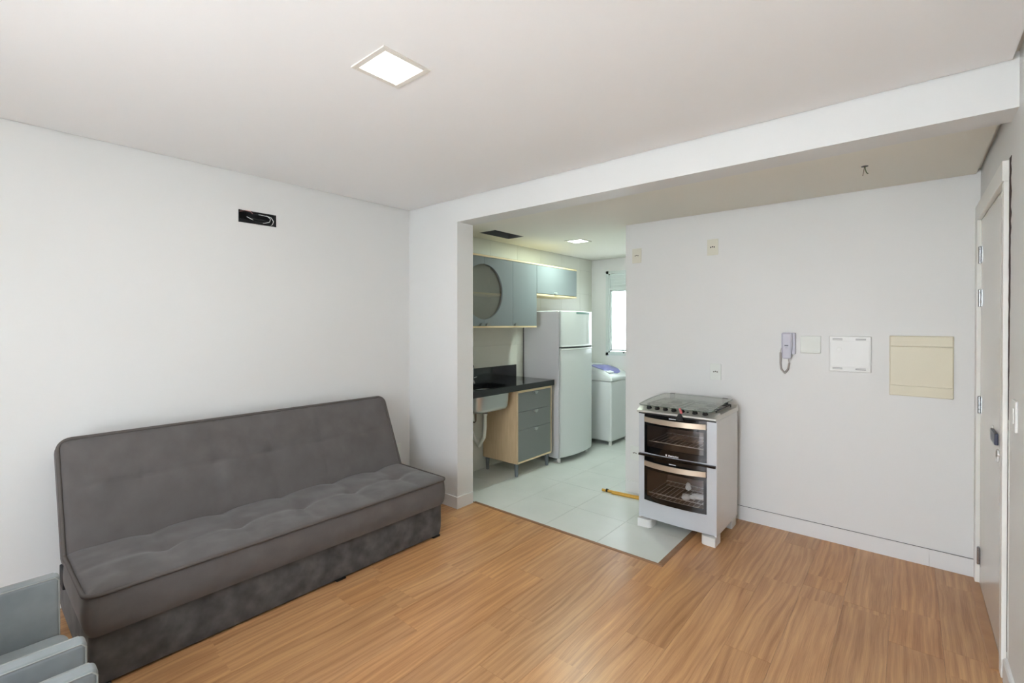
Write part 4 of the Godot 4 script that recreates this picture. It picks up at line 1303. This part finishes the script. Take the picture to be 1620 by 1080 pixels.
func wall_fixtures() -> void:
	plate("socket_plate", "ivory wall socket at top left of the stove wall, beside the kitchen edge", 1.587, 2.108, M.plate, M.socket)
	plate("socket_plate", "ivory wall socket high on the wall above the stove", 2.234, 2.116, M.plate, M.black)
	plate("socket_plate", "pale wall socket just above the stove's glass lid", 2.259, 1.124, M.plate_pale, M.socket)
	plate("socket_plate", "pale wall socket low on the wall, half hidden left of the stove", 1.572, 0.356, M.plate_pale, M.socket)
	var z := ZB
	# intercom handset
	var t := thing("intercom", "lavender grey wall intercom handset with hanging cord", "intercom", V(2.767, 1.25, z))
	obj("base", sh().rb(V(2.742, 1.285, z), V(2.812, 1.440, z + 0.022), 0.007, 3), M.lavender, t)
	var hp := PackedVector2Array()
	for q in outline(0.066, 0.190, 0.016, 2, 6): hp.append(Vector2(2.760 + q.x * (1.0 if q.y > -0.05 else 0.86), 1.348 + q.y))
	hp.remove_at(hp.size() - 1)
	obj("handset", sh().prism(hp, z + 0.020, z + 0.046, Transform3D.IDENTITY, 40.0).rb(V(2.730, 1.255, z + 0.030), V(2.790, 1.440, z + 0.052), 0.012, 3), M.lavender, t)
	obj("key", sh().rb(V(2.748, 1.345, z + 0.050), V(2.772, 1.352, z + 0.0535), 0.001, 1).rb(V(2.753, 1.331, z + 0.050), V(2.767, 1.333, z + 0.053), 0.0005, 1), mat(rgb(98, 98, 112), 0.5), t)
	var path := bend([V(2.730, 1.345, z + 0.02), V(2.720, 1.32, z + 0.014), V(2.716, 1.29, z + 0.012), V(2.716, 1.22, z + 0.012), V(2.720, 1.175, z + 0.012), V(2.742, 1.147, z + 0.012), V(2.764, 1.175, z + 0.012), V(2.771, 1.215, z + 0.013), V(2.768, 1.235, z + 0.016), V(2.765, 1.262, z + 0.03)], 120)
	var pts: Array = []
	var rad: Array = []
	for i in 121:
		var f := i / 120.0
		pts.append(path[i])
		var coil := f > 0.15 and f < 0.87
		rad.append((0.0072 if i % 2 == 0 else 0.0058) if coil else 0.002)
	obj("cord", sh().tube(pts, 0.005, 8, false, rad), M.cord, t)
	# blank cover
	tag(obj("blank_cover", sh().rb(V(2.839, 1.297, z), V(2.963, 1.418, z + 0.006), 0.003, 2).rb(V(2.842, 1.300, z + 0.005), V(2.960, 1.312, z + 0.0075), 0.002, 1), M.plate_pale), "plain pale square blank cover plate right of the intercom", "cover plate")
	# white junction box with vent slots
	t = thing("junction_box", "white square wall box with slotted corners and round mark", "wall box", V(3.128, 1.178, z))
	obj("cover", sh().rb(V(3.013, 1.180, z), V(3.243, 1.419, z + 0.016), 0.004, 2).rb(V(3.020, 1.212, z + 0.015), V(3.236, 1.388, z + 0.0185), 0.003, 1), M.white_plastic, t)
	var s := sh()
	for x in [3.060, 3.188]:
		for y in [1.403, 1.396, 1.204, 1.197]: obj("slot", sh().box(V(x - 0.028, y - 0.0014, z + 0.0155), V(x + 0.028, y + 0.0014, z + 0.0163)), M.gasket, t)
	obj("round_mark", sh().tube(ring(V(3.070, 1.330, z + 0.0188), 0.014, 20), 0.0014, 5, true), M.plate_pale, t)
	# breaker panel
	t = thing("breaker_panel", "cream plastic breaker panel cover with three bands near the door", "breaker panel", V(3.49, 1.045, z))
	obj("frame", sh().rb(V(3.337, 1.046, z), V(3.641, 1.428, z + 0.014), 0.004, 2), M.ivory, t)
	obj("top_band", sh().rb(V(3.341, 1.362, z + 0.012), V(3.637, 1.424, z + 0.019), 0.004, 2), M.ivory, t)
	obj("door", sh().rb(V(3.341, 1.111, z + 0.012), V(3.637, 1.359, z + 0.020), 0.003, 2), M.ivory, t)
	var bp := PackedVector2Array([Vector2(3.341, 1.108), Vector2(3.341, 1.052)])
	for i in 13: bp.append(Vector2(lerpf(3.341, 3.637, i / 12.0), 1.052 + 0.012 * sin(PI * i / 12.0)))
	bp.append(Vector2(3.637, 1.108))
	bp.remove_at(1)
	obj("bottom_band", sh().prism(bp, z + 0.012, z + 0.0195, Transform3D.IDENTITY, 20.0), M.ivory, t)
	# light switch on the door wall
	t = thing("light_switch", "white light switch plate on the wall right of the door", "light switch", V(XR, 1.08, -0.02))
	obj("cover", sh().rb(V(XR - 0.009, 1.083, -0.064), V(XR, 1.206, 0.016), 0.003, 2), M.white_plastic, t)
	obj("rocker", sh().rb(V(XR - 0.0125, 1.115, -0.040), V(XR - 0.008, 1.175, -0.008), 0.002, 1), M.white_plastic, t)
	# pre-installation box for an air conditioner, recessed in the left wall
	t = thing("air_conditioning_box", "open black air conditioner pre-installation box with loose wires in the left wall", "wall box", V(0, 2.19, 1.287))
	var za := 1.164
	var zb := 1.409
	var ya := 2.189
	var yb := 2.272
	s = sh()
	var dd := -0.06
	s.box(V(dd - 0.003, ya, za), V(dd, yb, zb)).box(V(dd, ya, za), V(0.004, ya + 0.006, zb)).box(V(dd, yb - 0.004, za), V(0.003, yb, zb)).box(V(dd, ya, za), V(0.003, yb, za + 0.014)).box(V(dd, ya, zb - 0.005), V(0.003, yb, zb))
	s.rb(V(dd, ya + 0.004, za + 0.02), V(-0.008, ya + 0.028, zb - 0.004), 0.01, 2).rb(V(dd, ya + 0.034, za + 0.03), V(-0.024, ya + 0.046, zb - 0.1), 0.004, 1)
	obj("shell", s, M.matte_black, t)
	var za2 := za
	obj("wire", sh().tube(bend([V(-0.03, ya + 0.012, za2 + 0.105), V(0.0, ya + 0.016, za2 + 0.075), V(0.006, ya + 0.028, za2 + 0.046), V(0.006, ya + 0.050, za2 + 0.040), V(0.0, ya + 0.066, za2 + 0.058), V(-0.02, ya + 0.073, za2 + 0.11)]), 0.0019, 6), M.wire_white, t)
	obj("wire", sh().tube(bend([V(-0.02, ya + 0.004, za2 + 0.036), V(0.004, ya + 0.014, za2 + 0.026), V(0.007, ya + 0.036, za2 + 0.020), V(0.004, ya + 0.060, za2 + 0.034), V(-0.02, ya + 0.073, za2 + 0.06)]), 0.0019, 6), M.wire_white, t)
	obj("wire", sh().tube(bend([V(-0.01, ya + 0.044, zb - 0.056), V(0.002, ya + 0.034, zb - 0.070), V(0.002, ya + 0.028, zb - 0.086), V(-0.02, ya + 0.030, zb - 0.10)]), 0.0022, 6), M.wire_white, t)
	obj("wire", sh().tube(bend([V(-0.03, yb - 0.008, zb - 0.01), V(0.003, yb - 0.001, zb - 0.045), V(0.003, yb - 0.002, zb - 0.075), V(-0.03, yb - 0.008, zb - 0.10)]), 0.0024, 6), M.wire_pink, t)
	# socket half hidden behind the sofa
	t = thing("socket_plate", "white wall socket edge showing between the sofa back and the corner", "wall socket", V(0, 0.30, 0.14))
	obj("cover", sh().rb(V(0, 0.325, 0.098), V(0.009, 0.450, 0.180), 0.003, 2), M.plate_pale, t)
	obj("module", sh().rb(V(0.008, 0.372, 0.118), V(0.0105, 0.402, 0.160), 0.001, 1), M.plate_pale, t)
	# open hatch in the kitchen ceiling
	t = thing("ceiling_hatch", "open dark access hatch cut in the kitchen ceiling", "ceiling hatch", V(0.348, HK, -0.867))
	s = sh()
	for q in [[0.2455, 0.2525, -1.0845, -0.6505], [0.4425, 0.4495, -1.0845, -0.6505], [0.2525, 0.4425, -0.6575, -0.6505], [0.2525, 0.4425, -1.0845, -1.0775]]:
		s.box(V(q[0], HK - 0.001, q[2]), V(q[1], HK + 0.05, q[3]))
	obj("rim", s, M.gasket, t)
	s = sh().box(V(0.2455, HK + 0.16, -1.0845), V(0.4495, HK + 0.17, -0.6505)).box(V(0.2455, HK + 0.05, -1.0845), V(0.250, HK + 0.16, -0.6505)).box(V(0.445, HK + 0.05, -1.0845), V(0.4495, HK + 0.16, -0.6505))
	s.box(V(0.25, HK + 0.05, -1.0845), V(0.445, HK + 0.16, -1.080)).box(V(0.25, HK + 0.05, -0.655), V(0.445, HK + 0.16, -0.6505))
	obj("shaft", s, mat(rgb(10, 12, 18), 0.95), t)
	obj("conduit", sh().tube([V(0.35, HK + 0.03, -1.07), V(0.34, HK + 0.035, -0.9), V(0.33, HK + 0.06, -0.66)], 0.008, 8), M.matte_black, t)
	# ceiling lamp outlet with two bare wires
	t = thing("ceiling_wires", "bare lamp wires hanging from a hole in the entrance ceiling", "wires", V(3.239, HK, -0.673))
	obj("hole_ring", sh().lathe([[0, HK - 0.0015], [0.017, HK - 0.0015], [0.017, HK + 0.002], [0, HK + 0.002]], Transform3D(Basis.IDENTITY, V(3.239, 0, -0.673)), 16), M.gasket, t)
	var ex := V(0.764, 0, 0.645)
	var b := V(3.239, HK, -0.673)
	obj("wire", sh().tube(bend([b - V(0, -0.01, 0), b - ex * 0.004 - V(0, 0.018, 0), b - ex * 0.012 - V(0, 0.050, 0)]), 0.0017, 6), M.copper, t)
	obj("wire", sh().tube(bend([b + ex * 0.002 + V(0, 0.01, 0), b + ex * 0.004 - V(0, 0.018, 0), b + ex * 0.012 - V(0, 0.040, 0), b + ex * 0.021 - V(0, 0.047, 0)]), 0.0026, 6), M.wire_green, t)

func ring(c: Vector3, r: float, n: int) -> Array:
	var o: Array = []
	for i in n: o.append(c + V(cos(TAU * i / n), sin(TAU * i / n), 0) * r)
	return o

func bend(p: Array, n := 40) -> Array:
	var c := Curve3D.new()
	for i in p.size():
		var d: Vector3 = (p[mini(i + 1, p.size() - 1)] - p[maxi(i - 1, 0)]) * 0.22
		c.add_point(p[i], -d, d)
	var o: Array = []
	for i in n + 1: o.append(c.sample_baked(c.get_baked_length() * i / n))
	return o
